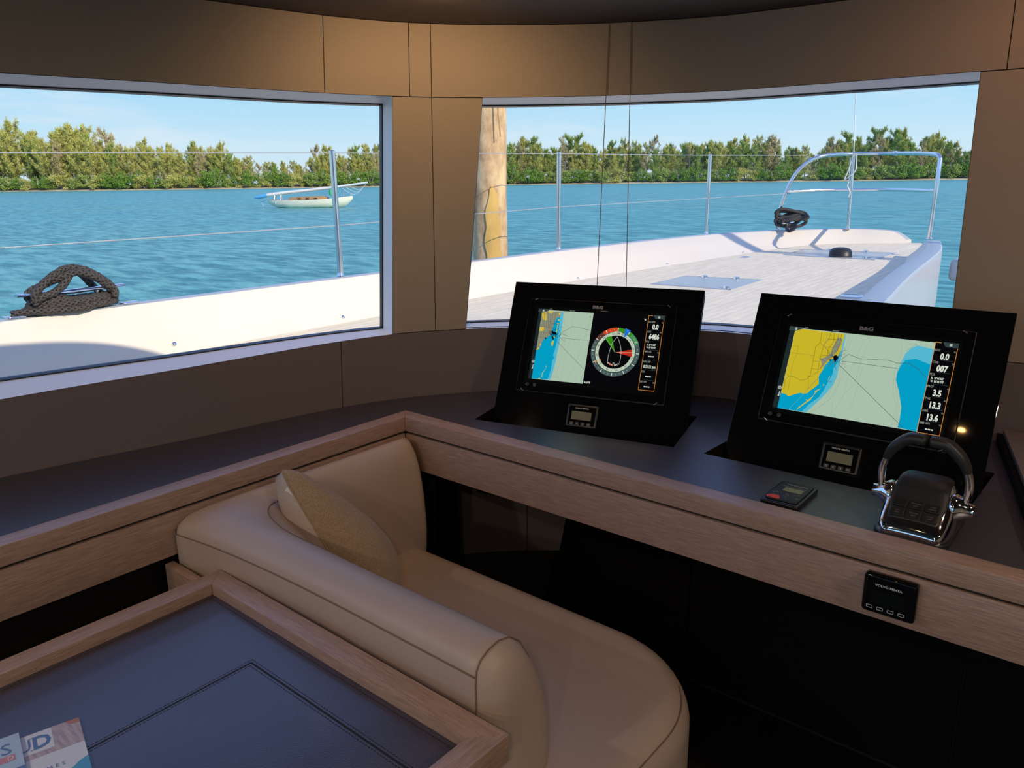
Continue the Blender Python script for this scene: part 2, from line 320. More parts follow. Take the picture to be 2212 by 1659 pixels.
D={'L':{'blue':[(0.1019,0.3012),(0.1691,0.3025),(0.1701,0.2905),(0.1715,0.2592),(0.1714,0.2372),(0.1719,0.2225),(0.1708,0.195),(0.1695,0.1803),(0.1696,0.1566),(0.1673,0.1364),(0.1638,0.1125),(0.1611,0.1005),(0.1039,0.0987),(0.1037,0.1832)],'deep':[(0.1019,0.3012),(0.1587,0.3018),(0.1619,0.277),(0.1633,0.2402),(0.1631,0.2182),(0.1617,0.1924),(0.1582,0.1739),(0.1625,0.1651),(0.1584,0.1556),(0.1589,0.1302),(0.1534,0.1007),(0.1039,0.0987),(0.1037,0.1832)],'gray':[(0.1019,0.3012),(0.1615,0.3026),(0.1612,0.2872),(0.1522,0.2838),(0.1464,0.2723),(0.1438,0.2536),(0.1415,0.2387),(0.1383,0.2292),(0.1244,0.2208),(0.1183,0.2111),(0.1151,0.1961),(0.1118,0.1866),(0.1037,0.1832)],'yel':[[(0.103,0.2947),(0.1168,0.2993),(0.1182,0.2854),(0.122,0.2744),(0.1132,0.2748),(0.1087,0.2782),(0.1041,0.2882)],[(0.1182,0.3026),(0.1394,0.3029),(0.1313,0.2936),(0.127,0.2962)],[(0.1546,0.2979),(0.1608,0.301),(0.1606,0.2927),(0.1554,0.2933)],[(0.1032,0.2536),(0.1179,0.2528),(0.1177,0.2426),(0.1045,0.2407)],[(0.1164,0.2054),(0.1154,0.1998),(0.1111,0.1967),(0.1124,0.2023)],[(0.1064,0.1899),(0.1117,0.193),(0.1109,0.1865),(0.1037,0.1832)],[(0.1501,0.2163),(0.1534,0.2138),(0.1527,0.2009),(0.1492,0.1988),(0.1458,0.2077)],[(0.1556,0.2803),(0.1603,0.2806),(0.1613,0.2751),(0.1565,0.2748)],[(0.1546,0.2692),(0.1595,0.2686),(0.1589,0.2547),(0.1589,0.2381),(0.1561,0.2397),(0.1574,0.2583)],[(0.1427,0.1415),(0.1395,0.1376),(0.1436,0.1361)],[(0.1439,0.1343),(0.1353,0.1171),(0.1345,0.1052),(0.1325,0.1059),(0.1341,0.1188)],[(0.1252,0.1034),(0.1301,0.103),(0.1298,0.099),(0.1249,0.0998)],[(0.15,0.2282),(0.1546,0.2295),(0.1544,0.2249),(0.1519,0.2229)]],'blk':[[(0.1405,0.2451),(0.1475,0.2428),(0.1576,0.2398),(0.1579,0.2325),(0.151,0.2338),(0.1428,0.2369)],[(0.124,0.2226),(0.1286,0.2239),(0.129,0.2184),(0.1247,0.219)],[(0.1431,0.2296),(0.1502,0.2273),(0.1534,0.2193),(0.1488,0.2186)],[(0.1393,0.2348),(0.1432,0.2342),(0.1429,0.2305),(0.1395,0.2312)]],'lin':[[(0.16,0.2253),(0.17,0.2343),(0.1777,0.2449),(0.1882,0.2503),(0.2033,0.2614),(0.2574,0.2542)],[(0.16,0.2253),(0.2576,0.2239)],[(0.1573,0.2187),(0.2572,0.1401)],[(0.1751,0.2374),(0.195,0.2315)],[(0.1735,0.2245),(0.1873,0.2154)],[(0.1371,0.2652),(0.159,0.2658)],[(0.1643,0.2569),(0.1764,0.2586)]],'con':[[(0.1999,0.2997),(0.2014,0.2613),(0.2027,0.2248),(0.1984,0.1881),(0.1946,0.1425),(0.1937,0.1028)],[(0.184,0.2988),(0.1864,0.2492),(0.1884,0.2146),(0.185,0.1779),(0.1807,0.1358),(0.177,0.1011)],[(0.2555,0.2959),(0.2477,0.2517),(0.2392,0.2004),(0.2277,0.1455),(0.2127,0.101)],[(0.2593,0.202),(0.25,0.1564),(0.2364,0.1033)],[(0.2528,0.3012),(0.2504,0.2465)],[(0.1752,0.3001),(0.1784,0.2634),(0.1809,0.2195),(0.1798,0.1866)],[(0.2594,0.1322),(0.2512,0.103)]],'road':[[(0.1304,0.2992),(0.1331,0.2714),(0.1355,0.2457),(0.1371,0.231)],[(0.1102,0.2923),(0.1174,0.2444),(0.1177,0.2259)],[(0.1456,0.3001),(0.1458,0.276),(0.1442,0.2629)],[(0.1198,0.2929),(0.1238,0.2523)],[(0.1044,0.292),(0.1294,0.2935),(0.136,0.2884)],[(0.1079,0.2717),(0.135,0.2716)],[(0.1047,0.2565),(0.1381,0.2532)],[(0.104,0.2379),(0.1371,0.2365)],[(0.1046,0.223),(0.1221,0.2225)],[(0.1107,0.2383),(0.1116,0.2217)],[(0.1246,0.2876),(0.1311,0.2379)],[(0.1367,0.3014),(0.1382,0.2755),(0.1412,0.2461)]]},'R':{'yel':[(0.1085,0.3048),(0.1233,0.3119),(0.2251,0.3103),(0.2255,0.3008),(0.2247,0.285),(0.2256,0.273),(0.2213,0.2551),(0.2164,0.2475),(0.2086,0.2464),(0.2021,0.2386),(0.1948,0.2271),(0.1929,0.2163),(0.1895,0.2054),(0.1878,0.1981),(0.1913,0.1812),(0.1836,0.1713),(0.1755,0.163),(0.1705,0.1552),(0.1612,0.152),(0.1542,0.1534),(0.1419,0.1479),(0.1283,0.1403),(0.1187,0.145),(0.1085,0.146)],'blue':[(0.1871,0.3103),(0.2276,0.3097),(0.2286,0.2855),(0.2291,0.2561),(0.2286,0.2353),(0.2286,0.2043),(0.2234,0.1828),(0.2132,0.1622),(0.2011,0.1429),(0.1885,0.1252),(0.1772,0.1085),(0.1073,0.1071),(0.1085,0.146),(0.1658,0.1772)],'deep':[(0.1957,0.2692),(0.2246,0.2625),(0.2229,0.2397),(0.2166,0.2232),(0.2179,0.2096),(0.2111,0.1878),(0.2056,0.1679),(0.1981,0.1493),(0.1795,0.1288),(0.1671,0.1093),(0.1073,0.1071),(0.1085,0.146),(0.1658,0.1772)],'keys':[[(0.199,0.172),(0.1905,0.162),(0.1872,0.1545),(0.1838,0.147),(0.1805,0.1395),(0.1683,0.1269),(0.1576,0.1146),(0.1536,0.11),(0.1556,0.116),(0.1663,0.1283),(0.1782,0.1425),(0.1847,0.1506),(0.1877,0.1598),(0.1862,0.163)],[(0.2012,0.181),(0.204,0.1832),(0.2035,0.1779)],[(0.172,0.1406),(0.1745,0.1367),(0.1701,0.1377)],[(0.2114,0.2017),(0.2133,0.2046),(0.2104,0.1911)]],'gray':[(0.2118,0.3009),(0.2219,0.2986),(0.2224,0.2847),(0.2169,0.2684),(0.2091,0.2517),(0.2011,0.2436),(0.1916,0.2266),(0.1872,0.2164),(0.1881,0.2314),(0.1816,0.2427),(0.1921,0.2477),(0.203,0.2579),(0.2045,0.2738),(0.208,0.2882)],'blk':[[(0.2103,0.2536),(0.2161,0.257),(0.2228,0.2518),(0.2213,0.2473),(0.2178,0.2407),(0.2132,0.2436)],[(0.2026,0.2439),(0.2072,0.2453),(0.2073,0.241),(0.2041,0.2409)],[(0.2151,0.2421),(0.2183,0.2422),(0.2182,0.239)]],'road':[[(0.1727,0.3086),(0.1733,0.2822),(0.1654,0.2723),(0.1662,0.253),(0.1667,0.2354),(0.1679,0.1986),(0.1616,0.1889),(0.1476,0.1841),(0.1328,0.1898),(0.119,0.1904),(0.1107,0.1811),(0.1118,0.1724),(0.1132,0.1583),(0.1104,0.1552)],[(0.1733,0.2822),(0.1847,0.2748),(0.203,0.2579)],[(0.1929,0.3101),(0.192,0.295),(0.1837,0.2799),(0.1821,0.2639),(0.182,0.241),(0.182,0.2252),(0.1837,0.2097),(0.1736,0.203)],[(0.2018,0.3102),(0.2033,0.2876),(0.1957,0.2692),(0.1961,0.2517)],[(0.2116,0.3096),(0.2111,0.2886),(0.2052,0.2704),(0.2056,0.253)],[(0.1667,0.2354),(0.1799,0.2355)],[(0.1674,0.2161),(0.1822,0.2165)],[(0.183,0.2517),(0.2056,0.253)],[(0.1889,0.2938),(0.2226,0.2952)],[(0.1883,0.2735),(0.2077,0.2742)],[(0.1777,0.2457),(0.1942,0.2375)],[(0.2183,0.3086),(0.2185,0.2843),(0.2152,0.2612)],[(0.2023,0.2456),(0.1891,0.2228),(0.1858,0.2153)],[(0.1618,0.1959),(0.1761,0.199)],[(0.2109,0.2432),(0.2065,0.2252)],[(0.2143,0.242),(0.2236,0.2208)],[(0.2183,0.246),(0.233,0.229)],[(0.2228,0.2553),(0.2358,0.2622)],[(0.2199,0.2618),(0.2352,0.2725)]],'canal':[[(0.183,0.3107),(0.188,0.2945),(0.1861,0.2802),(0.1883,0.2735)],[(0.1871,0.2015),(0.2028,0.2352)],[(0.1358,0.1099),(0.1641,0.1542),(0.1881,0.1964)]],'thin':[[(0.1124,0.2674),(0.1245,0.2672),(0.1249,0.2493),(0.1196,0.211)],[(0.106,0.2495),(0.1369,0.2491),(0.1673,0.2478)],[(0.1637,0.1945),(0.1711,0.1641)],[(0.1609,0.1536),(0.1878,0.1981)],[(0.1205,0.2147),(0.1238,0.1529)]],'con':[[(0.2427,0.3053),(0.2387,0.2582),(0.24,0.21),(0.2313,0.1605),(0.2097,0.1308),(0.1859,0.1099)],[(0.2702,0.303),(0.2618,0.2613),(0.2523,0.2082),(0.2537,0.1679),(0.2457,0.1408),(0.2317,0.1088)],[(0.2836,0.3028),(0.2731,0.2554),(0.2716,0.1964),(0.2563,0.1719)],[(0.2799,0.238),(0.2768,0.1789),(0.2758,0.1423),(0.2515,0.1124)],[(0.2357,0.3064),(0.2335,0.25),(0.2354,0.1908),(0.2235,0.1481),(0.195,0.1171)],[(0.3509,0.3074),(0.3557,0.2738),(0.3485,0.237),(0.3547,0.188),(0.3675,0.1547),(0.3668,0.1088)],[(0.3826,0.3059),(0.3669,0.2896),(0.3617,0.2675),(0.3547,0.2379),(0.356,0.206),(0.3679,0.1689),(0.3755,0.1209)],[(0.407,0.3072),(0.3799,0.3038),(0.3645,0.2857)],[(0.2272,0.2305),(0.2253,0.1892),(0.216,0.1505)],[(0.2317,0.142),(0.2334,0.1091)]],'lin':[[(0.2249,0.2414),(0.2429,0.2625),(0.2698,0.255),(0.3313,0.2597),(0.3513,0.2553),(0.3759,0.2587),(0.3966,0.2475),(0.4218,0.2267)],[(0.2313,0.2441),(0.3537,0.2431)],[(0.2281,0.2343),(0.3898,0.1114)]],'ban':[(0.3834,0.3017),(0.3959,0.3005),(0.4186,0.297),(0.4181,0.1075),(0.3793,0.1094),(0.3802,0.1288),(0.3781,0.1565),(0.367,0.19),(0.3556,0.2166),(0.3545,0.2307),(0.3575,0.2562),(0.3627,0.2784),(0.3724,0.2939)],'band':[(0.3654,0.2644),(0.386,0.2708),(0.4185,0.2612),(0.4181,0.1075),(0.3793,0.1094),(0.3802,0.1288),(0.3781,0.1565),(0.367,0.19),(0.3556,0.2166),(0.3545,0.2307),(0.3588,0.2492)]},'boat':[(0.3232,0.1626),(0.3219,0.1779),(0.3238,0.1974),(0.3267,0.217),(0.3326,0.2291),(0.3398,0.2409),(0.3473,0.2283),(0.3535,0.2133),(0.3571,0.1982),(0.358,0.1829),(0.3572,0.1665)],'green':[(0.3396,0.1958),(0.3056,0.2329),(0.3107,0.2382),(0.3238,0.2421)],'red':[(0.3415,0.1963),(0.387,0.2077),(0.3901,0.1866)],'tri':[(0.36,0.267),(0.3763,0.261),(0.3586,0.2369)],'cc':(0.3409,0.1963),'P':{'L':[(-1.4307,1.629,0.9),(0.965,0.2623,0.0),(-0.1108,0.4078,0.9063),(0.2377,-0.8746,0.4226),0.563],'R':[(-0.7673,1.7617,0.9),(0.9997,0.0235,0.0),(-0.0099,0.4225,0.9063),(0.0213,-0.9061,0.4226),0.5597]},'jointP':[(-4.3167,2.6606,0.5944),(-4.2422,3.5106,0.6084),(-4.1901,4.5361,0.6253),(-4.0278,6.2221,0.6532),(-3.7506,7.7943,0.6791),(-3.6978,8.4954,0.6907),(-3.3381,10.0795,0.7168),(-2.9341,10.4801,0.7234)],'jointS':[(-2.4043,11.0846,0.7334),(-2.1879,9.8945,0.7138),(-1.9114,8.2584,0.6868),(-1.6739,6.6022,0.6594),(-1.6011,6.0675,0.6506)],'hatchN':[(-3.3517,6.5396,0.6584),(-2.651,6.6682,0.6605),(-2.6451,5.9847,0.6492),(-3.3754,5.9425,0.6486)],'hatchB':[(-3.2228,9.311,0.7041),(-2.2305,9.369,0.7051),(-2.2536,8.6039,0.6925),(-3.2383,8.6283,0.6929)],'misc':{'vent':(-2.644,8.7353,0.6946),'ring':(-1.7551,6.1735,0.6524),'ring2':(-3.4949,8.2317,0.6863),'wb':(-1.593,8.7799,0.6954)},'bolts':[(-4.27,2.1225,0.6418),(-4.27,3.3047,0.6383),(-4.27,5.8511,0.6394),(-4.2,7.1855,0.638),(-4.1,8.5651,0.6323)]}
# =====================================================================
# CABIN SHELL
# =====================================================================
BASE=[(-2.35,-1.6),(-2.12,-.4),(-1.972,.515),(-1.888,.918),(-1.789,1.398),(-1.624,1.699),(-1.36,1.94),(-1.041,2.105),(-.8,2.15),(-.244,2.185),(.4,2.19),(1.2,2.15),(2.2,2.05)]
WCv=spline([(x,y,0) for x,y in BASE],24)
WS=[0.0]
for a,b in zip(WCv[:-1],WCv[1:]): WS.append(WS[-1]+(b-a).length)
def wn(i):
    t=(WCv[min(i+1,len(WCv)-1)]-WCv[max(i-1,0)]).normalized(); return Vector((t.y,-t.x,0))
WN=[wn(i) for i in range(len(WCv))]
LEAN=.12
def Wp(s,z,off=0):
    s=min(max(s,0),WS[-1]-1e-6)
    import bisect
    i=min(max(bisect.bisect_right(WS,s)-1,0),len(WS)-2); t=(s-WS[i])/(WS[i+1]-WS[i])
    p=WCv[i].lerp(WCv[i+1],t); n=WN[i].lerp(WN[i+1],t).normalized()
    q=p+n*(LEAN*(z-.9)-off); return Vector((q.x,q.y,z))
SEND=WS[-1]
def wall_patch(mb,s0,s1,z0,z1,m,off=0,thick=.012,gap=.0012):
    """panel on the curved wall; s0,s1 may be functions of z, z0,z1 numbers"""
    f0=s0 if callable(s0) else (lambda z:s0); f1=s1 if callable(s1) else (lambda z:s1)
    zq=z0 if not callable(z0) else ZS; n=max(2,int((f1(zq)-f0(zq))/.04)); nz=2
    def pts(o):
        rows=[]
        for zz,sg in ((z0,1),(z1,-1)):
            row=[]
            for i in range(n+1):
                zr_=zz if not callable(zz) else ZS
                s_=f0(zr_)+gap+(f1(zr_)-f0(zr_)-2*gap)*i/n; row.append(Wp(s_,(zz(s_) if callable(zz) else zz)+sg*gap,o))
            rows.append(row)
        return rows
    a=pts(off); b=pts(off+thick)
    vs=a[0]+a[1]+b[0]+b[1]; k=n+1; fs=[]
    for i in range(n):
        fs.append((i,i+1,k+i+1,k+i)); fs.append((2*k+i+1,2*k+i,3*k+i,3*k+i+1))
        fs.append((i+1,i,2*k+i,2*k+i+1)); fs.append((k+i,k+i+1,3*k+i+1,3*k+i))
    fs.append((0,k,3*k,2*k)); fs.append((n,2*k+n,3*k+n,k+n))
    mb.add(vs,fs,m)
ZS,ZT,ZC=1.108,1.769,1.950       # sill, window head, ceiling
sL=lambda z:3.176+.014*(z-ZS)/(ZT-ZS)
sR=lambda z:3.409+.060*(z-ZS)/(ZT-ZS)
S2=4.791; SA=.75
zsill=lambda s:ZS-.020*max(0,3.20-s)
wp=MB()
for a,b in ((0,1.0),(1.0,2.0),(2.0,3.015),(3.015,3.60)): wall_patch(wp,a,b,.86,zsill,'lowpanel')
wall_patch(wp,0,SA,zsill,ZT,'panel')
wall_patch(wp,sL,lambda z:3.313,ZS,ZT,'panel')
for a,b in ((0,1.5),(1.5,2.984),(2.984,3.245),(3.245,3.313)): wall_patch(wp,a,b,ZT,ZC,'panel')
wall_patch(wp,0,3.60,.3,.86,'lowpanel')
struct(wp.build('wall_port',ang=30),'beige and taupe panelled cabin wall curving forward on the port side')
wf=MB()
for a,b in ((3.60,5.0),(5.0,SEND)): wall_patch(wf,a,b,.86,ZS,'lowpanel')
wall_patch(wf,3.60,SEND,.3,.86,'lowpanel')
wall_patch(wf,lambda z:3.313,sR,ZS,ZT,'panel')
wall_patch(wf,S2,S2+.17,ZS,ZT,'panel'); wall_patch(wf,S2+.17,SEND,ZS,ZT,'panel')
for a,b in ((3.313,3.91),(3.91,S2+.05),(S2+.05,SEND)): wall_patch(wf,a,b,ZT,ZC,'panel')
struct(wf.build('wall_front',ang=30),'beige and taupe panelled cabin wall across the front')
# dark backing seen in the panel joints, and the white outer skin
def skin(name,off,m,ranges,zlo,zhi,label):
    mb=MB()
    for s0,s1,z0,z1 in ranges: wall_patch(mb,s0,s1,z0,z1,m,off=off,thick=.012,gap=0)
    return struct(mb.build(name,ang=30),label)
open_rng=[(0,SEND,0,ZS-.05),(3.19,SEND,ZS-.05,ZS),(0,SEND,ZT,2.0),(0,SA,ZS,ZT),(3.19,3.409,ZS,ZT),(S2,SEND,ZS,ZT)]
skin('wall_backing',.0125,'groove',open_rng,0,2,'dark backing behind the joints of the wall panels')
skin('wall_outer',.125,'cap',[(0,3.19,ZS-.05,ZS)]+open_rng,0,2,'white outer skin of the cabin')
def window(name,f0,f1,label,rev_label):
    zb,zt=ZS,ZT
    def loop(off,ins=0):
        L=[]; n=40; k=min(off/.108,1); zt=ZT-.011*k
        for i in range(n+1):
            z=zb+ins; a,b=f0(z)+ins,f1(z)-ins; s_=a+(b-a)*i/n; L.append(Wp(s_,z*k+(zsill(s_)+ins)*(1-k),off))
        for i in range(1,9): z=zb+ins+(zt-zb-2*ins)*i/9; L.append(Wp(f1(z)-ins,z,off))
        for i in range(n+1): z=zt-ins; a,b=f0(z)+ins,f1(z)-ins; L.append(Wp(b+(a-b)*i/n,z,off))
        for i in range(1,9): z=zt-ins-(zt-zb-2*ins)*i/9; L.append(Wp(f0(z)+ins,z,off))
        return L
    root=MB().loft([loop(0),loop(.108)],'jamb',cap0=False,cap1=False).build(name,ang=30)
    struct(root,label)
    MB().loft([loop(.100,.0005),loop(.100,.003),loop(.112,.0045),loop(.122,.0045),loop(.122,-.01)],'gasket',cap0=False,cap1=False).build('gasket',root)
    mb=MB(); n=44
    for off in (.113,.119):
        lo=[Wp(f0(zb)+(f1(zb)-f0(zb))*i/n,zb,off) for i in range(n+1)]; hi=[Wp(f0(zt)+(f1(zt)-f0(zt))*i/n,zt,off) for i in range(n+1)]
        mb.add(lo+hi,[(i,i+1,n+2+i,n+1+i) for i in range(n)],'glass')
    mb.build('pane',root)
    return root
window('window_1',lambda z:SA,sL,'long side window with pale grey reveal looking over the sailboat','')
window('window_2',sR,lambda z:S2,'curved front window looking over the bow deck and pulpit','')
# ceiling, floor, other walls
ring=[Wp(SEND*i/120,ZC,-.002) for i in range(121)]
CE=[Vector((2.2,-3.2,ZC)),Vector((-2.4,-3.2,ZC))]
mb=MB(); loop=ring+CE
from mathutils.geometry import tessellate_polygon
def cap(mb,loop,m,dz=0):
    fs=tessellate_polygon([[Vector((p.x,p.y,0)) for p in loop]]); mb.add([p+Vector((0,0,dz)) for p in loop],[tuple(f) for f in fs],m)
cap(mb,loop,'ceil')
struct(mb.build('ceiling',smooth=False),'dark brown ceiling with a curved front edge')
oring=[Wp(SEND*i/120,1.99,.17) for i in range(121)]+[Vector((2.35,-3.3,1.99)),Vector((-2.6,-3.3,1.99))]
mb=MB().loft([[p for p in oring],[p+Vector((0,0,.27)) for p in oring]],'cap'); struct(mb.build('roof',ang=30),'white coachroof over the cabin')
fl=[Wp(SEND*i/60,.3,.0) for i in range(61)]+[Vector((2.2,-3.2,0)),Vector((-2.4,-3.2,0))]
for p in fl: p.z=0
mb=MB(); cap(mb,fl,'floor'); struct(mb.build('floor',smooth=False),'dark cabin floor')
mb=MB().box(2.15,2.25,-3.2,2.1,0,2.0,'panel'); struct(mb.build('wall_starboard',smooth=False),'beige cabin wall on the starboard side')
mb=MB().box(-2.4,-1.9,-3.25,-3.15,0,2.0,'panel').box(1.7,2.2,-3.25,-3.15,0,2.0,'panel').box(-1.9,1.7,-3.25,-3.15,1.85,2.0,'panel')
struct(mb.build('wall_aft',smooth=False),'aft cabin wall around the open doorway')
mb=MB().box(-2.55,-2.45,-3.2,-1.6,0,.95,'panel').box(-2.55,-2.45,-3.2,-1.6,1.75,2.0,'panel'); struct(mb.build('wall_port_aft',smooth=False),'port cabin wall aft of the side window')

# ceiling downlights
def downlight(x,y,power,size,label,color=(1,.83,.64),spot=None,aim=None):
    t=thing('ceiling_downlight',label,'ceiling light',(x,y,ZC))
    MB().lathe([(.034,-.001),(.044,-.001),(.046,-.004),(.044,-.008),(.036,-.009),(.033,-.004),(.033,-.001)],(x,y,ZC),'steel').build('trim_ring',t)
    ld=bpy.data.lights.new('downlight_lamp','SPOT' if spot else 'AREA')
    if spot: ld.spot_size=R(spot); ld.spot_blend=.9; ld.shadow_soft_size=.03
    else: ld.shape='DISK'; ld.size=size
    ld.energy=power; ld.color=color
    lo=bpy.data.objects.new('lamp',ld); COL.objects.link(lo); lo.parent=t; lo.location=(0,0,-.012)
    if aim: lo.rotation_euler=(Vector((x,y,ZC))-aim).to_track_quat('Z','Y').to_euler()
    return t
g1=Wp(3.25,ZC,-.40); g2=Wp(4.95,ZC,-.36)
downlight(g1.x,g1.y,9,.05,'small ceiling downlight glowing on the header above the pillar between the windows',color=(1,.62,.30),spot=165,aim=Wp(3.27,1.60))
downlight(g2.x,g2.y,2.6,.05,'small ceiling downlight glowing on the header above the right end of the front window',color=(1,.50,.28),spot=165,aim=Wp(4.95,1.60))
g3=Vector((-1.72,-.62,0)); g4=Vector((.18,1.42,0))  # two unseen lamps added to lift the header panels
downlight(g3.x,g3.y,10,.05,'added ceiling downlight near the left window, out of view, brightening the header',color=(1,.74,.48),spot=165,aim=Wp(2.3,1.5))
downlight(g4.x,g4.y,4.5,.05,'added ceiling downlight facing the front window, out of view, brightening the header',color=(1,.60,.42),spot=165,aim=Wp(4.3,1.6))
for (x,y,p,l) in ((-1.0,-.9,8.5,'added fill downlight over the dining table, behind the viewer'),(.9,.9,10,'added fill downlight to the right, over the passage'),(.6,-1.6,11,'added fill downlight aft, nearest the doorway'),(.25,-.45,6,'added fill downlight over the passage, just right of the viewer')):
    downlight(x,y,p,.07,l)  # unseen lamps added as general fill for the cabin
downlight(-.43,.445,.35,.03,'small golden ceiling downlight straight over the nav seat',color=(1,.55,.18))

# =====================================================================
# INTERIOR FURNITURE
# =====================================================================
RX,RY=-1.528,1.364            # faces of the rail toward the seat
# --- side counter and helm console ---
sc=thing('side_counter','dark counter with oak rail running under the left window','counter',(-1.7,0,0))
def counter_poly(s0,s1,extra):
    a=[Wp(s0+(s1-s0)*i/50,.9,-.001) for i in range(51)]; L=a+[Vector((x,y,.9)) for x,y in extra]; return L
mit=(-1.575,1.411)
SM=3.075
L=[Wp(.3+(SM-.3)*i/60,.9,-.001) for i in range(61)]+[Vector((mit[0],mit[1],.9)),Vector((mit[0],-.85,.9))]
MB().loft([[p+Vector((0,0,-.03)) for p in L],L],'counter').build('worktop',sc,smooth=False)
mb=MB()
ys=-.85
mb.add([(mit[0],ys,.92),(RX,ys,.92),(RX,RY,.92),mit+(.92,),(mit[0],ys,.88),(RX,ys,.88),(RX,RY,.88),mit+(.88,)],[(0,1,2,3),(7,6,5,4),(1,5,6,2),(0,3,7,4),(0,4,5,1),(3,2,6,7)],'oaky')
mb.build('rail',sc,bevel=.0015)
MB().box(RX-.035,RX-.008,ys,RY,.84,.89,'groove').build('shadow_gap',sc,smooth=False)
mb=MB(); mb.box(RX-.030,RX,ys,RY-.001,.777,.8735,'oaky'); mb.build('fascia_board',sc,bevel=.0015)
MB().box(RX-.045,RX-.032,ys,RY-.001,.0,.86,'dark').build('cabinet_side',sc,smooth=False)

hc=thing('helm_console','helm console with charcoal worktop and oak fascia carrying the screens','console',(-.7,1.5,0))
XE=2.1
L=[Wp(SM+(SEND-.08-SM)*i/60,.9,-.001) for i in range(61)]+[Vector((XE,mit[1],.9)),Vector((mit[0],mit[1],.9))]
# worktop with the two cut-outs for the tilting screens
cut1=[Vector(p) for p in ((-1.404,1.513,.9),(-.854,1.646,.9),(-.925,1.915,.9),(-1.475,1.765,.9))]
cut2=[Vector(p) for p in ((-.775,1.650,.9),(-.213,1.655,.9),(-.205,1.93,.9),(-.765,1.92,.9))]
def holes(mb,outer,hs,m,z):
    polys=[[Vector((p.x,p.y,0)) for p in outer]]+[[Vector((p.x,p.y,0)) for p in reversed(h)] for h in hs]
    fs=tessellate_polygon(polys); flat=[p for q in polys for p in q]
    mb.add([Vector((p.x,p.y,z)) for p in flat],[tuple(f) for f in fs],m)
mb=MB(); holes(mb,L,[cut1,cut2],'counter',.9)
for h in (cut1,cut2):
    mb.loft([[p+Vector((0,0,-.22)) for p in h],h],'dark',cap1=False)
mb.build('worktop',hc,smooth=False)
mb=MB()
mb.add([(RX,RY,.92),(XE,RY,.92),(XE,mit[1],.92),mit+(.92,),(RX,RY,.88),(XE,RY,.88),(XE,mit[1],.88),mit+(.88,)],[(0,1,2,3),(7,6,5,4),(0,4,5,1),(2,6,7,3),(1,5,6,2),(0,3,7,4)],'oakx')
mb.build('rail',hc,bevel=.0015)
MB().box(RX,XE,RY+.008,RY+.035,.84,.89,'groove').build('shadow_gap',hc,smooth=False)
MB().box(RX+.0005,XE,RY,RY+.030,.775,.8735,'oakx').build('fascia_board',hc,bevel=.0015)
mb=MB()
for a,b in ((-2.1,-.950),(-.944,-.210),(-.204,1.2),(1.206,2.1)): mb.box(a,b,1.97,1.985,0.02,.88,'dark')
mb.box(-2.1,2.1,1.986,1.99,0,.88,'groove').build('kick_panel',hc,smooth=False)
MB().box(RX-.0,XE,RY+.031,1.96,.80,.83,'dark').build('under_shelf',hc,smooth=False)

MB().box(-1.9,-1.50,1.522,1.535,.0,.87,'dark').build('bulkhead_panel',hc,smooth=False)
# --- raised ledge at the right ---
rl=thing('side_ledge','wooden topped raised ledge at the right edge beside the console','ledge',(.2,1.9,.9))
L=[Vector(p) for p in ((-.238,2.165,0),(-.100,1.600,0),(-.05,1.415,0),(.9,1.415,0),(.9,2.165,0))]
MB().loft([[Vector((p.x,p.y,.901)) for p in L],[Vector((p.x,p.y,.926)) for p in L]],'dark').build('base',rl,smooth=False)
L2=[Vector((p.x+(.012 if i<3 else 0),p.y-(.004 if i in (0,) else 0),0)) for i,p in enumerate(L)]
MB().loft([[Vector((p.x,p.y,.9265)) for p in L2],[Vector((p.x,p.y,.938)) for p in L2]],'ledge').build('top_board',rl,bevel=.001)

# --- locker tray between rail and table ---
tr=thing('storage_well','open storage well with an oak lip between the rail and the table','storage well',(-1.45,.2,0))
MB().box(-1.527,-1.392,-.8,.664,.66,.67,'tableleather').build('well_floor',tr,smooth=False)
MB().box(-1.527,-1.3925,.664,.684,.60,.766,'oakx').build('lip',tr,bevel=.0015)

# --- table ---
tb=thing('table','oak framed table with an inset dark leather top','table',(-1.0,.2,0))
TX0,TX1,TY1,TY0=-1.388,-.610,.713,-.55; fwid=.043; TZ=.78
def frame_bar(name,a,m):
    MB().loft([[Vector((x,y,TZ-.045)) for x,y in a],[Vector((x,y,TZ)) for x,y in a]],m).build(name,tb,bevel=.0012)
i0,i1,j0,j1=TX0+fwid,TX1-fwid,TY0+fwid,TY1-fwid
frame_bar('frame_rail',[(TX0,TY0),(i0,j0),(i0,j1),(TX0,TY1)],'oaky')
frame_bar('frame_rail',[(TX0,TY1),(i0,j1),(i1,j1),(TX1,TY1)],'oakx')
frame_bar('frame_rail',[(TX1,TY1),(i1,j1),(i1,j0),(TX1,TY0)],'oaky')
frame_bar('frame_rail',[(TX1,TY0),(i1,j0),(i0,j0),(TX0,TY0)],'oakx')
LZ=.757
MB().box(i0,i1,j0,j1,LZ-.02,LZ,'tableleather').build('leather_inset',tb,smooth=False)
st=Flat((0,0,LZ),(1,0,0),(0,1,0),(0,0,1))
def stitched(c,off,dash=.0042,gap=.0022,w=.0012):
    x,y=c; pts=[((x+off,-.5),(x+off,y-off)),((x+off,y-off),(-.62,y-off))] 
    for a,b in pts:
        a=Vector(a);b=Vector(b);l=(b-a).length;d=(b-a)/l; t=0
        while t<l:
            p=a+d*t;q=a+d*min(t+dash,l); st.line([tuple(p),tuple(q)],w,'stitch',k=2); t+=dash+gap
cx,cy=-1.084,.592
for o in (-.0062,.0062): stitched((cx,cy),o)
st.line([(cx,-.5),(cx,cy)],.0034,'stitch',k=2); st.line([(cx,cy),(-.62,cy)],.0034,'stitch',k=2)
stitched((i0,j1),.010)
st.build('stitching',tb,smooth=False)
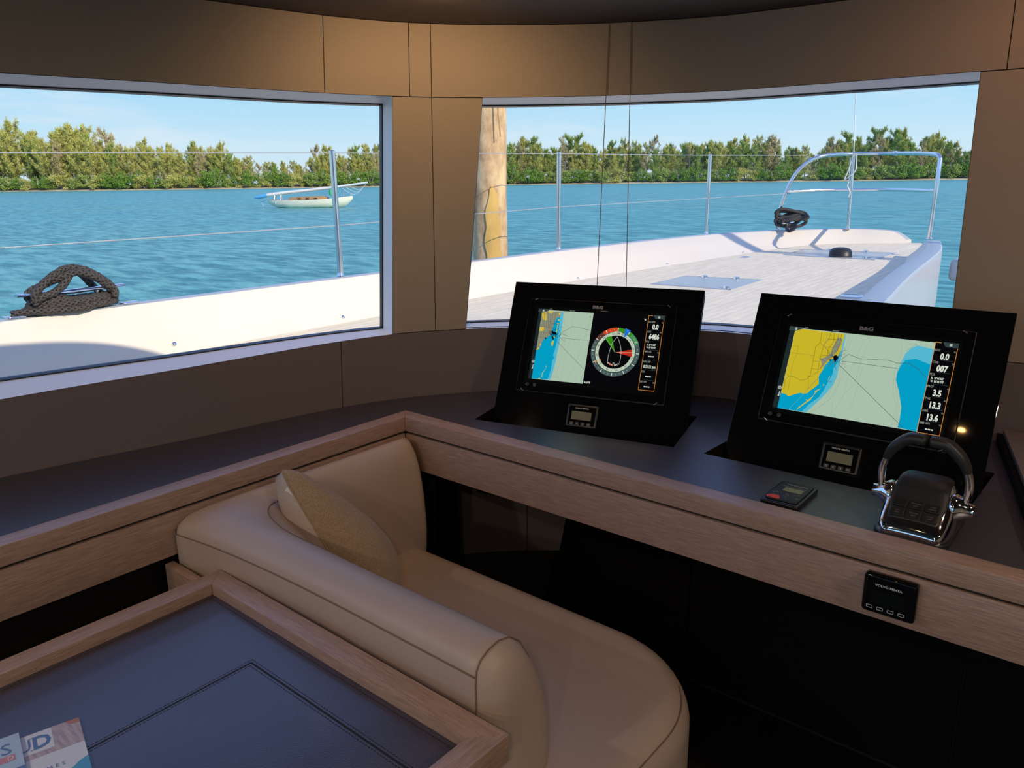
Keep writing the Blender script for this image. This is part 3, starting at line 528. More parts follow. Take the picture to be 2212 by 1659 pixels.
mb=MB(); mb.rbox(rect(-1.1,-.9,0,.2,.02),0,TZ-.045,.002,'dark'); mb.build('pedestal',tb)

# --- nav seat ---
se=thing('nav_seat','tan leather nav seat with a low wraparound backrest','seat',(-1.1,1.05,0))
MB().rbox(rect(-1.52,-.62,.75,1.28,.12),0.0,.36,.004,'dark').build('seat_base',se)
cors=[(-1.525,.735,.03),(-.53,.735,.05),(-.53,1.335,.26),(-1.525,1.335,.05)]
SZ=.585
MB().rbox(cors,.37,SZ,.06,'leather',es=8,cs=12,eb=.03).build('seat_cushion',se,ang=180)
pts=[(x,y,SZ-.0145) for x,y in outline([(-1.525,.735,.03),(-.53,.735,.05),(-.53,1.335,.26),(-1.525,1.335,.05)],.0165,14)]
MB().tube([p for p in pts if p[0]>-.60 and p[1]<1.24],.0012,'seam',seg=6).build('cushion_seam',se)
# backrest: L shaped bolster, profile height by distance from the outer faces
BY0,BY1,BX0,BX1=.735,1.332,-1.526,-.695
PR=[(.004,.50),(.0,.54),(.0,.81),(.003,.832),(.012,.845),(.030,.854),(.055,.858),(.080,.852),(.105,.832),(.128,.792),(.146,.74),(.157,.69),(.163,.64),(.165,.60),(.160,.55),(.150,.52),(.13,.50)]
def lpath(d,t):
    p=lpath0(d,t); w=min(max((1.05-p.y)/.25,0),1); p.y-=.046*max(0,1-(p.x-BX0)/.83)**4.5*w; return p
def lpath0(d,t):
    """t 0..1 : forward end of port arm -> corner -> inboard end"""
    rx=.012+max(d,0)*2.2; ry=.012+max(d,0)*1.05; x=BX0+d*.58; y=BY0+d
    k1,k2=.38,.54
    if t<k1: q=t/k1; return Vector((x,BY1+(y+ry-BY1)*q,0))
    if t>k2: q=(t-k2)/(1-k2); return Vector((x+rx+(BX1-x-rx)*q,y,0))
    a=PI+(t-k1)/(k2-k1)*PI/2; return Vector((x+rx+rx*math.cos(a),y+ry+ry*math.sin(a),0))
def bprof(t):
    k=min(max((t-.30)/.4,0),1); k=k*k*(3-2*k); return .018*(1-k)
rings=[]
TT=[i/24*.38 for i in range(24)]+[.38+.16*i/16 for i in range(16)]+[.54+.46*i/30 for i in range(31)]
def ring_at(t,shrink=0,push=0):
    out=[]
    for d,z in PR:
        z2=z+bprof(t)*(max(z-.5,0)/.35)
        p=lpath(d,t); out.append(Vector((p.x,p.y,z2)))
    c=sum(out,Vector())/len(out)
    dirv=Vector((0,1,0)) if t==0 else Vector((1,0,0))
    return [c+(p-c)*(1-shrink)+dirv*push for p in out]
for sh,pu in ((.72,.021),(.48,.020),(.28,.0165),(.13,.011),(.05,.005)): rings.append(ring_at(0,sh,pu))
for t in TT: rings.append(ring_at(t))
for sh,pu in ((.04,.006),(.10,.016),(.20,.026),(.34,.034),(.52,.038),(.75,.040)): rings.append(ring_at(1.0,sh,pu))
MB().loft(rings,'leather').build('backrest',se,ang=180)
mb=MB(); seam=[]
for t in [.40+.6*i/50 for i in range(51)]:
    p=lpath(-.0008,t); seam.append(Vector((p.x,p.y,.822+bprof(t)*.9)))
# seam along the top rear edge and around the inboard end
mb.tube(seam,.0013,'seam',seg=6)
er=[p+Vector((.001,0,0)) for p in ring_at(1.0)]
c=sum(er,Vector())/len(er); mb.tube([c+(p-c)*1.004 for p in er],.0013,'seam',seg=6)
arc=[]
for k in range(13):
    a=.385+.15*k/12; p=lpath(.12+.035*math.sin(PI*k/12),a); arc.append(Vector((p.x,p.y,.80+bprof(a)*.85-.030*math.sin(PI*k/12)+.004)))
def bsurf(d,t):
    q=[(a,b) for a,b in PR[2:12]]
    for (a,z0),(b,z1) in zip(q[:-1],q[1:]):
        if a<=d<=b: z=z0+(z1-z0)*(d-a)/max(b-a,1e-6); break
    else: z=.84
    z2=z+bprof(t)*(max(z-.5,0)/.35); p=lpath(d,t); return Vector((p.x,p.y,z2+.0006))
mb.build('backrest_seam',se)
arc=[bsurf(.096+.02*abs(k/12-1)**4*.5,.405+.155*k/24) for k in range(25)]
MB().tube(arc,.0013,'seam',seg=6).build('corner_seam',se)

# --- cushion ---
def pillow():
    t=thing('scatter_cushion','beige woven cushion leaning in the corner of the seat','cushion',(-1.3,1.02,.6))
    T=Vector((-1.462,.902,.952)); Nn=Vector((-1.185,.935,.625)); Rr=Vector((-1.358,1.14,.655)); Mm=Vector((-1.235,1.03,.598))
    nrm=((Nn-T).cross(Rr-T)).normalized()
    if nrm.x<0: nrm=-nrm
    n=22; F=[];Bk=[]
    for i in range(n+1):
        for j in range(n+1):
            a,b=i/n,j/n
            # pinch the outline between the corners
            pa=a+(.0)*0; base=(T*(1-a)*(1-b)+Nn*a*(1-b)+Rr*(1-a)*b+Mm*a*b)
            cen=(T+Nn+Rr+Mm)/4
            edge=max(abs(2*a-1),abs(2*b-1)); prof=(max(0,1-(2*a-1)**2)*max(0,1-(2*b-1)**2))**.42
            if True:
                pin=(1-abs(2*a-1)**2)*(abs(2*b-1)**6)+(1-abs(2*b-1)**2)*(abs(2*a-1)**6)
                base=base+(cen-base)*.13*(abs(2*a-1)*abs(2*b-1))**5
            wob=.006*noise.noise(Vector((a*3,b*3,1)))
            F.append(base+nrm*(.078*prof+wob*prof)); Bk.append(base+(-nrm*.6+Vector((-.35,-.75,0))).normalized()*(.095*prof))
    idx=lambda i,j:i*(n+1)+j
    fs=[(idx(i,j),idx(i+1,j),idx(i+1,j+1),idx(i,j+1)) for i in range(n) for j in range(n)]
    MB().add(F,fs,'linen').build('front_face',t,ang=180)
    MB().add([p-nrm*.0005 for p in Bk],[tuple(reversed(f)) for f in fs],'leather').build('back_face',t,ang=180)
    bd=[F[idx(i,0)] for i in range(n+1)]+[F[idx(n,j)] for j in range(1,n+1)]+[F[idx(i,n)] for i in range(n-1,-1,-1)]+[F[idx(0,j)] for j in range(n-1,0,-1)]
    MB().tube(bd,.0022,'linen',seg=6,closed=True).build('piping',t)
    e=(Nn-T).normalized(); o=(-nrm*.95+Vector((0,-.25,-.2))).normalized(); p=T+e*.075-nrm*.004
    MB().add([p,p+e*.045,p+e*.050+o*.016+Vector((0,0,-.006)),p+e*.004+o*.016+Vector((0,0,-.004)),p+nrm*.0006,p+e*.045+nrm*.0006,p+e*.050+o*.016+nrm*.0006+Vector((0,0,-.006)),p+e*.004+o*.016+nrm*.0006+Vector((0,0,-.004))],[(0,1,2,3),(4,7,6,5),(0,4,5,1),(1,5,6,2),(2,6,7,3),(3,7,4,0)],'label').build('care_label',t,smooth=False)
pillow()

# --- magazines on the table ---
def magazine(name,label,corner,ang,w,h,z,th,art):
    t=thing(name,label,'magazine',(corner[0],corner[1],z))
    a=R(ang); e=Vector((math.cos(a),math.sin(a),0)); u=Vector((-math.sin(a),math.cos(a),0)); P=Vector((corner[0],corner[1],0))
    def T(p): return P+e*p.x+u*p.y+Vector((0,0,p.z))
    MB().rbox(rect(-w,0,-h,0,.001),z,z+th,.0004,'paper',T=T,es=2).build('pages',t)
    f=Flat(P+Vector((0,0,z+th+.0003)),e,u,(0,0,1)); art(f,w,h); f.build('cover_print',t,smooth=False)
M['paper']=mat('paper',(.62,.63,.66),.5,bump=.02)
M['mag_blue']=mat('cover_blue_grey',(.38,.50,.66),.35,bump=.01); M['mag_wood']=mat('cover_wood_photo',(.52,.42,.42),.35,noise_amt=.4,nscale=1,stretch=(20,160,1),col2=(.30,.24,.30))
M['mag_brown']=mat('cover_brown',(.42,.16,.07),.35,bump=.01); M['mag_ink']=mat('cover_ink',(.09,.17,.36),.35,bump=.01); M['mag_teal']=mat('cover_teal',(.07,.32,.55),.35,bump=.01)
M['mag_red']=mat('cover_red',(.52,.20,.22),.35,bump=.01); M['mag_white']=mat('cover_white',(.60,.63,.72),.35,bump=.01)
def art_a(f,w,h):
    f.rect(-w,0,-h,0,'mag_white',k=0)
    f.rect(-w,0,-.062,0,'mag_wood',k=1)
    f.poly([(0,0),(-.020,0),(-.012,-.010),(0,-.012)],'mag_brown',k=2)
    f.rect(-.110,-.037,-.050,-.001,'mag_white',k=2)
    f.text('D',-.0640,-.041,.030,'mag_ink',k=4,sx=.78,bold=.03); f.rect(-.0665,-.0590,-.0420,-.0405,'mag_ink',k=3); f.rect(-.0665,-.0590,-.0125,-.011,'mag_ink',k=3)
    f.text('U',-.085,-.041,.030,'mag_ink',k=4,sx=.7)
    f.text('M E S',-.052,-.100,.008,'mag_ink',k=3,sx=.9)
    f.poly([(0,-.098),(-.012,-.104),(-.020,-.112),(-.032,-.118),(-.032,-h),(0,-h)],'mag_teal',k=2)
def art_b(f,w,h):
    f.rect(-w,0,-h,0,'mag_blue',k=0)
    f.text('S',-.026,-.044,.026,'mag_ink',k=3,sx=.9); f.rect(-w,-.009,-.062,-.048,'mag_red',k=2); f.text('D',-.019,-.060,.010,'mag_white',k=3,sx=.8)
    f.rect(-.03,0,-h,-.082,'mag_ink',k=1)
    
magazine('magazine','magazine with a pale wood photo and large letter D flat on the table',(-1.162,.3445),75.5,.21,.28,.7572,.004,art_a)
magazine('magazine','grey blue magazine with a letter S lying on top of the other magazine',(-1.187,.2712),77,.21,.28,.7618,.006,art_b)
# =====================================================================
# SCREENS
# =====================================================================
def frame(k):
    P,e,u,n,w=D['P'][k]; return Vector(P),Vector(e),Vector(u),Vector(n),w
def arrow_poly(c,a,l,w): 
    d=Vector((math.sin(R(a)),math.cos(R(a)))); p=Vector((-d.y,d.x)); c=Vector(c); return [tuple(c+d*l),tuple(c+p*w),tuple(c-p*w)]
def data_column(f,u0,u1,vt,vb,rows,m_off=.0015):
    f.rect(u0,u1,vb,vt,'e_off',k=2)
    for a,b in (((u0,vb),(u1,vb)),((u0,vb),(u0,vt)),((u1,vb),(u1,vt-.010)),((u0,vt),(u0+.012,vt))): f.line([a,b],.0011,'e_org',k=4)
    h=(vt-.0125-vb)/7
    for i,(lab,unit,val,kind) in enumerate(rows):
        y=vt-.0125-h*i
        lw=.0062
        f.text(lab,u0+.0015,y-.0075,.0052,'e_dim',k=4,sx=min(.72,.034/(.0075*max(len(lab),1))*1.0 if len(lab)>5 else .72),bold=.01)
        if unit: f.text(unit,u1-.0012,y-.0078,.0044,'e_dim',k=4,sx=.62,right=True)
        if i: f.line([(u0+.012,y+.0006),(u1-.004,y+.0006)],.0004,'e_ring',k=3)
        if kind=='big': f.text(val,(u0+u1)/2+.001,y-.0252,.0138,'e_white',k=4,sx=.72,bold=.04,center=True)
        elif kind=='mid': f.text(val,(u0+u1)/2,y-.0225,.0080,'e_white',k=4,sx=.66,bold=.03,center=True)
        elif kind=='pos':
            f.text(val[0],u0+.0055,y-.0160,.0050,'e_white',k=4,sx=.62,bold=.03); f.text(val[1],u0+.0055,y-.0235,.0050,'e_white',k=4,sx=.62,bold=.03)
        else:
            for q in (-1,0,1): f.rect((u0+u1)/2+q*.0056-.0023,(u0+u1)/2+q*.0056+.0023,y-.0195,y-.0165,'e_white',k=4)
def menu_icon(f,u,v,m='e_white',s=.0026,rot=False):
    for q in (-1,0,1):
        if rot: f.rect(u+q*.0019-.0006,u+q*.0019+.0006,v-s,v+s,m,k=5)
        else: f.rect(u-s,u+s,v+q*.0019-.0006,v+q*.0019+.0006,m,k=5)
def strip_and_tabs(f,us,um,vb,vt):
    f.rect(us-.001,um,vb+.001,vt,'e_strip',k=3)
    f.poly([(us-.003,vt),(us-.003,vt-.0105),(um+.012,vt-.0105),(um+.016,vt-.007),(um+.021,vt)],'e_tool',k=4)
    menu_icon(f,um+.002,vt-.0052,rot=False)
    f.text('Menu',us+.0095,vb+.030,.0045,'e_white',k=4,sx=.9,rot=90,bold=.02)
    f.ring((us+.0062,vb+.052),.0028,.0042,0,360,'e_white',k=4,seg=20); f.ring((us+.0062,vb+.052),0,.0014,0,360,'e_white',k=4,seg=10)
def bezel_marks(f,zt,zb):
    # maker lettering, power and brightness keys, tiny model line
    t=f; f=FF(); f.text('B&G',.2545,.3185-zt,.0085,'greyprint2',k=3,sx=1.35,bold=.05); f.build('maker_logo',BZ,smooth=False)
    f=FF(); f.text('NAVIGATION 16',.2800,.3105-zt*.2,.0026,'whiteprint',k=3,sx=.8); f.build('small_lettering',BZ,smooth=False)
    f=FF(); f.ring((.0935,zb),.0035,.0043,0,360,'greyprint',k=3,seg=24); f.text('ON/OFF',.0863,zb-.0017,.0030,'greyprint',k=4,sx=.75); f.build('power_key',BZ,smooth=False)
    f=t; f.ring((.1155,zb),.0040,.0048,0,360,'greyprint',k=3,seg=24)
    for a in range(0,360,72): f.line([(.1155,zb),(.1155+.0036*math.sin(R(a)),zb+.0036*math.cos(R(a)))],.0008,'greyprint',k=3)
def pod(k,label,top):
    P,e,u,n,w=frame(k); t=thing('instrument_pod',label,'instrument panel',tuple(P))
    def T(p): return P+e*p.x+u*p.y+n*p.z
    MB().rbox(rect(0,w,-.17,top,.002),-.004,0,.0012,'blackglass',T=T,es=2,cs=2).build('glass_face',t,ang=12)
    MB().rbox(rect(.004,w-.004,-.17,top-.004,.002),-.036,-.0045,.001,'dark',T=T,es=1,cs=2).build('back_housing',t)
    return P,e,u,n,w,T
def plotter(k,label,b,dv):
    P,e,u,n,w=frame(k)
    def T(p): return P+e*p.x+u*p.y+n*p.z
    u0,u1,v0,v1=b
    t=thing('chartplotter',label,'chartplotter',tuple(P+e*(u0+u1)/2+u*v0))
    MB().rbox(rect(u0,u1,v0,v1,.003),.0004,.0050,.0012,'blackglass',T=T,es=3,cs=3).build('bezel',t,ang=12)
    MB().rbox(rect(u0-.0012,u1+.0012,v0-.0012,v1+.0012,.004),.0002,.0022,.0006,'blackplastic',T=T,es=2,cs=3).build('edge_trim',t)
    global BZ,SN
    BZ=[o for o in t.children if o.name.startswith('bezel')][0]; ff=Flat(P+n*.00505,e,u,n); ff.rect(u0+.022,u1-.022,v0+.022,v1-.022,'lcddark',k=0); SN=ff.build('screen',t,smooth=False)
    for (cu,cv,a) in ((u0+.021,v1-.0015,35),(u1-.021,v1-.0015,-35),(u0+.021,v0+.0015,-35),(u1-.021,v0+.0015,35)):
        c,s=math.cos(R(a)),math.sin(R(a))
        MB().rbox(rect(-.0055,.0055,-.0011,.0011,.0008),.0045,.0068,.0005,'steel',T=lambda p:T(Vector((cu+p.x*c-p.y*s,cv+p.x*s+p.y*c,p.z)))).build('corner_clip',t)
    FP=P+n*.0051
    return t,(lambda:Flat(FP,e,u,n))
def gauge(k,label,u0,u1,v0,v1,name='engine_display'):
    P,e,u,n,w=frame(k)
    def T(p): return P+e*p.x+u*p.y+n*p.z
    return small_display(T,(P,e,u,n),label,u0,u1,v0,v1)
def small_display(T,fr,label,u0,u1,v0,v1,th=.013,style=0):
    P,e,u,n=fr; t=thing('engine_display',label,'engine display',tuple(T(Vector(((u0+u1)/2,v0,0)))))
    MB().rbox(rect(u0,u1,v0,v1,.006 if style else .004),.0003,th,.004,'blackplastic' if not style else 'blackglass',T=T,es=4,cs=4).build('case',t)
    MB().rbox(rect(u0+.006,u1-.006,v0+.006,v1-.006,.003),th-.001,th+.0006,.0005,'blackglass',T=T,es=2).build('front_glass',t,ang=12); fg=[o for o in t.children if o.name.startswith('front_glass')][0]
    f=Flat(P+n*(th+.0008),e,u,n); W_=u1-u0; H=v1-v0
    a,b,c,d=(u0+W_*.17,u1-W_*.19,v0+H*.33,v0+H*.69)
    if style: a,b,c,d=(u0+W_*.15,u1-W_*.20,v0+H*.27,v0+H*.62)
    g=Flat(P+n*(th+.0007),e,u,n); g.rect(a,b,c,d,'lcddark' if style else 'lcd',k=1); g.build('lcd_screen',fg,smooth=False)
    f.text('VOLVO PENTA',(u0+u1)/2-W_*.02,v0+H*(.80 if not style else .74),H*.055,'whiteprint',k=2,sx=1.15,center=True,bold=.03)
    f.build('lettering',fg,smooth=False)
    for i in range(4):
        x=u0+W_*(.20+.185*i) if not style else u0+W_*(.16+.20*i); y=v0+H*.165 if not style else v0+H*.155
        k=Flat(P+n*(th+.0006),e,u,n)
        if style:
            ww,hh=W_*.055,H*.035
            k.line([(x-ww,y-hh),(x+ww,y-hh),(x+ww,y+hh),(x-ww,y+hh),(x-ww,y-hh)],.0009,'whiteprint')
        else:
            mb=MB().rbox(rect(x-W_*.07,x+W_*.07,y-H*.07,y+H*.07,.0015),th+.0002,th+.0012,.0004,'button',T=T,es=1,cs=2); k.v,k.f,k.mi,k.m=mb.v,mb.f,mb.mi,mb.m; k.P=P+n*(th+.0013)
            if i==1: k.line([(x+.0014,y+.0024),(x-.0016,y),(x+.0014,y-.0024)],.0008,'whiteprint')
            if i==2: k.line([(x-.0014,y+.0024),(x+.0016,y),(x-.0014,y-.0024)],.0008,'whiteprint')
            if i==3: k.text('OK',x,y-.0016,.0034,'whiteprint',sx=.8,center=True)
            if i==0: k.line([(x-.0022,y-.0016),(x+.0018,y-.0016),(x+.0018,y+.0014),(x-.0018,y+.0014)],.0007,'whiteprint')
        k.build('key',fg,smooth=False)
    return t
# left pod
pod('L','black glass instrument pod rising from the console, the left one with the wind dial','' or .389)
t,FL=plotter('L','left chartplotter showing a small chart, a round wind dial and a data column',(.0590,.4940,.0625,.3385),0)
FF,TT=FL,t; f=FL(); bezel_marks(f,0,.0815); f.build('light_key',BZ,smooth=False)
f=FL(); q=D['L']; f.rect(.0895,.4650,.0975,.3090,'e_off',k=0)
f.rect(.1040,.2600,.0985,.3055,'e_sea',k=1)
f.poly(q['blue'],'e_blue',k=2); f.poly(q['deep'],'e_deep',k=3); f.poly(q['gray'],'e_gray',k=4)
for p in q['yel']: f.poly(p,'e_yel2',k=5)
for p in q['con']: f.line(p,.0004,'e_con',k=5)
for p in q['road']: f.line(p,.0006,'e_roadg',k=6)
for p in q['lin']: f.line(p,.0008,'e_line',k=6)
for p in q['blk']: f.poly(p,'e_blk',k=7)
rr=random.Random(3)
for i in range(46):
    x,y=rr.gauss(.152,.009),rr.gauss(.239,.010); s=rr.uniform(.0004,.0013); f.rect(x-s,x+s,y-s,y+s,'e_blk',k=7)
strip_and_tabs(f,.0935,.1045,.0975,.3085)
f.text('Wi-Fi',.125,.3075,.0032,'e_dim',k=3,sx=.8); f.text('Bluewater',.188,.3068,.0032,'e_dim',k=3,sx=.8)
f.text('N',.2502,.291,.004,'e_line',k=6); f.build('chart_view',SN,smooth=False)
f=FL(); cx,cy=D['cc']; cx,cy=.3395,.1970
f.ring((cx,cy),.0585,.0700,0,360,'e_ring',k=2,seg=96)
f.ring((cx,cy),.0588,.0698,-62,-38,'e_mid',k=3); f.ring((cx,cy),.0588,.0698,-38,0,'e_bezred',k=3); f.ring((cx,cy),.0588,.0698,0,38,'e_green',k=3); f.ring((cx,cy),.0588,.0698,38,66,'e_bezgrn',k=3)
for a in range(0,360,30): f.ring((cx,cy),.0600,.0690,a-.9,a+.9,'e_white',k=4,seg=400)
for a in range(0,360,10):
    if a%30: f.ring((cx,cy),.0636,.0648,a-.8,a+.8,'e_white',k=4,seg=400)
f.ring((cx,cy),.0478,.0572,0,360,'e_dial',k=2,seg=96)
for i,a in enumerate(range(0,360,30)):
    aa=a+16; r_=.0507; tx='%03d'%((150+30*i)%360) if (150+30*i)%360 else 'N'
    f.text(tx,cx+r_*math.sin(R(aa)),cy+r_*math.cos(R(aa)),.0040,'e_line',k=4,sx=.8,center=True,rot=-aa,bold=.02)
    f.ring((cx,cy),.0519,.0529,aa+14.3,aa+15.7,'e_line',k=4,seg=400)
f.rect(cx-.0095,cx+.0095,cy+.0475,cy+.0590,'e_dial',k=5); f.text('134',cx,cy+.0502,.0065,'e_line',k=6,sx=.85,center=True,bold=.02)
f.poly(D['green'],'e_green',k=3); f.poly(D['red'],'e_red',k=3); f.poly(D['tri'],'e_ptr',k=7); f.text('T',D['tri'][0][0]+.006,D['tri'][0][1]-.010,.0045,'e_white',k=8,sx=.7)
g=D['green']; f.line([g[0],((g[1][0]*.55+g[2][0]*.45),(g[1][1]*.55+g[2][1]*.45))],.0006,'e_dial',k=4)
g=D['red']; f.line([g[0],((g[1][0]*.6+g[2][0]*.4),(g[1][1]*.6+g[2][1]*.4))],.0006,'e_dial',k=4)
sp=[(p.x,p.y) for p in spline([(a,b,0) for a,b in D['boat'][:6]],5)]; f.line(sp,.0012,'e_boat',k=5)
sp=[(p.x,p.y) for p in spline([(a,b,0) for a,b in D['boat'][5:]],5)]; f.line(sp,.0012,'e_boat',k=5)
f.ring((cx+.0005,cy-.0165),.0195,.0235,183,222,'e_bezred',k=5)
for a in (138,150,160,170,182,195,208,222): f.ring((cx+.0005,cy-.0165),.0192,.0240,a-2,a+2,'e_white',k=6,seg=200)
f.text('-24',cx,cy-.0345,.0045,'e_white',k=6,sx=.8,center=True)
for s_ in (1,-1):
    c_=(cx-.0455+s_*.0085*.87*-1,cy-.0300+s_*.0085*.5*-1); f.poly(arrow_poly(c_,62 if s_>0 else 242,.006,.0042),'e_org',k=6)
f.text('Var: 6.9°W',.2625,.1010,.0052,'e_white',k=3,sx=.55,bold=.04)
f.text('°M',.4085,.2925,.0050,'e_white',k=3,sx=.7,bold=.03)
f.build('wind_dial',SN,smooth=False)
f=FL()
data_column(f,.4205,.4640,.3075,.0975,[('BOAT SPEED','Kn','0.0','big'),('LOG','NM','6486','big'),('POS','',('N  25°44.463\'','W  80°09.970\''),'pos'),('VMG CSE','Kn','','dash'),('HORA UTC','','8:21:22 pm','mid'),('ETA','','','dash'),('DIST WPT','NM','','dash')])
f.poly([(.4335,.3095),(.4370,.3030),(.4405,.2985),(.4655,.2985),(.4655,.3095)],'e_tool',k=4); menu_icon(f,.4500,.3040)
f.build('data_column',SN,smooth=False)
gauge('L','small engine display with grey screen set low in the left instrument pod',.2290,.3195,-.0270,.0385)
# right pod
pod('R','black glass instrument pod rising from the console, the right one with the wide chart',.397)
t,FR=plotter('R','right chartplotter filled by a wide coastal chart with yellow land',(.0655,.4930,.0745,.3455),0)
FF,TT=FR,t; f=FR(); bezel_marks(f,-.0060,.0910); f.build('light_key',BZ,smooth=False)
f=FR(); q=D['R']; f.rect(.0935,.4640,.1065,.3160,'e_off',k=0)
f.rect(.1075,.4185,.1075,.3130,'e_sea',k=1); 
def clip(ps): return [(min(max(a,.1075),.4185),min(max(b,.1075),.3130)) for a,b in ps]
f.poly(clip(q['blue']),'e_blue',k=2); f.poly(clip(q['deep']),'e_deep',k=3); f.poly(clip(q['yel']),'e_yel',k=4)
f.poly(clip(q['ban']),'e_blue',k=2); f.poly(clip(q['band']),'e_deep',k=3)
f.poly(clip(q['gray']),'e_gray',k=5)
for p in q['keys']: f.poly(clip(p),'e_yel2',k=5)
for p in q['canal']: f.line(clip(p),.0007,'e_canal',k=5)
for p in q['con']: f.line(clip(p),.0004,'e_con',k=4)
for p in q['thin']: f.line(clip(p),.0004,'e_roadg',k=5)
for p in q['road']: f.line(clip(p),.0007,'e_road',k=6)
for p in q['lin']: f.line(clip(p),.0009,'e_line',k=6)
for p in q['blk']: f.poly(clip(p),'e_blk',k=7)
for i in range(30):
    x,y=rr.gauss(.213,.010),rr.gauss(.272,.018); a=rr.uniform(0,180); l=rr.uniform(.002,.007); f.line([(x,y),(x+l*math.cos(R(a)),y+l*math.sin(R(a)))],.0005,'e_roadg',k=6)
for i in range(26):
    a=rr.uniform(0,360); l=rr.uniform(.008,.026); f.line([(.214,.250),(.214+l*math.cos(R(a)),.250+l*math.sin(R(a)))],.0004,'e_line',k=6)
strip_and_tabs(f,.0965,.1080,.1070,.3160)
f.text('Wi-Fi',.130,.3145,.0032,'e_dim',k=3,sx=.8); f.text('Bluewater',.196,.3145,.0032,'e_dim',k=3,sx=.8)
f.text('Key Largo',.204,.190,.0030,'e_line',k=6,sx=.9); f.text('The Elbow',.182,.152,.0022,'e_line',k=6); f.build('chart_view',SN,smooth=False)
f=FR()
data_column(f,.4190,.4640,.3140,.1065,[('SOG','Kn','0.0','big'),('COG','°M','007','big'),('POS','',('N  25°44.463\'','W  80°09.970\''),'pos'),('PROF','m','3.5','big'),('TWS','Kn','13.3','big'),('AWS','Kn','13.6','big'),('RMB WPT','°M','','dash')])
f.poly([(.4335,.3160),(.4370,.3095),(.4405,.3050),(.4650,.3050),(.4650,.3160)],'e_tool',k=4); menu_icon(f,.4500,.3105)
f.build('data_column',SN,smooth=False)
gauge('R','small engine display with grey screen set low in the right instrument pod',.2325,.3197,-.0185,.0472)
# third display on the oak fascia
small_display(lambda p:Vector((p.x,RY-p.z,p.y)),(Vector((0,RY,0)),Vector((1,0,0)),Vector((0,0,1)),Vector((0,-1,0))),'black engine display with four outlined keys screwed on the oak fascia',-.3130,-.2260,.7952,.8680,th=.019,style=1)

# autopilot keypad lying on the worktop
t=thing('autopilot_keypad','flat black keypad with a red key lying on the console worktop','keypad',(-.513,1.51,.9))
def TK(p): return Vector((p.x,p.y,p.z))
MB().rbox(rect(-.552,-.474,1.449,1.574,.006),.9002,.911,.003,'blackplastic',es=3).build('case',t)
MB().rbox(rect(-.546,-.480,1.459,1.566,.005),.9105,.9145,.002,'padface',es=3).build('raised_face',t)
f=Flat((0,0,.9148),(1,0,0),(0,1,0),(0,0,1)); f.rect(-.528,-.489,1.508,1.530,'lcd'); f.build('lcd_screen',t,smooth=False)
f=Flat((0,0,.9148),(1,0,0),(0,1,0),(0,0,1)); f.poly([(-.545,1.468),(-.536,1.478),(-.522,1.478),(-.516,1.462),(-.520,1.459),(-.541,1.459)],'red'); f.build('red_key',t,smooth=False)
f=Flat((0,0,.9148),(1,0,0),(0,1,0),(0,0,1)); f.text('VOLVO PENTA',-.509,1.545,.0045,'whiteprint',center=True); f.build('lettering',t,smooth=False)
f=Flat((0,0,.9148),(1,0,0),(0,1,0),(0,0,1))
for a,b in ((-.512,1.492),(-.512,1.480),(-.540,1.492),(-.490,1.500),(-.487,1.480),(-.533,1.496)):
    f=Flat((0,0,.9148),(1,0,0),(0,1,0),(0,0,1)); f.line([(a-.003,b-.0015),(a,b+.0015),(a+.003,b-.0015)],.0008,'whiteprint'); f.build('key_mark',t,smooth=False)
f=Flat((0,0,.9148),(1,0,0),(0,1,0),(0,0,1)); f.line([(-.536,1.535),(-.486,1.535)],.0007,'whiteprint'); f.build('printed_rule',t,smooth=False)

# ---- twin throttle lever ----
cx,tz=-.270,.9
t=thing('throttle_control','chrome and black twin engine throttle with an arched pair of levers','throttle',(cx,1.52,tz))
MB().rbox(rect(cx-.064,cx+.064,1.438,1.622,.03),tz,tz+.010,.003,'rubber',cs=8).build('base',t)
prof=[(1.4385,.914,.040),(1.4400,.924,.047),(1.448,.9335,.053),(1.466,.945,.0575),(1.49,.962,.0595),(1.506,.980,.0585),(1.522,.9935,.0565),(1.545,.9985,.054),(1.57,.994,.052),(1.592,.978,.050),(1.606,.950,.047),(1.612,.920,.044)]
def sect(y,zt,w,zb,n=28,p=3.2):
    out=[]; h=(zt-zb)
    for k in range(n):
        a=2*PI*k/n; c,s=math.cos(a),math.sin(a)
        x=w*abs(c)**(2/p)*(1 if c>0 else -1); z=zb+h*.5+h*.5*abs(s)**(2/p)*(1 if s>0 else -1)
        if z<zb+h*.5: x*=1.10
        out.append(Vector((cx+x,y,z)))
    return out
MB().loft([sect(y,z,w,tz+.006) for y,z,w in prof],'chrome').build('chrome_housing',t,ang=180)
cov=[(1.4545,.9350,.036),(1.457,.9410,.041),(1.466,.9470,.045),(1.49,.9640,.048),(1.506,.9820,.0475),(1.522,.9955,.046),(1.545,1.0005,.0445),(1.57,.9960,.043),(1.592,.980,.041),(1.604,.956,.038)]
MB().loft([sect(y,z,w,max(tz+.02,z-.035),p=4.5) for y,z,w in cov],'rubber').build('top_cover',t,ang=180); TC=[o for o in t.children if o.name.startswith('top_cover')][0]
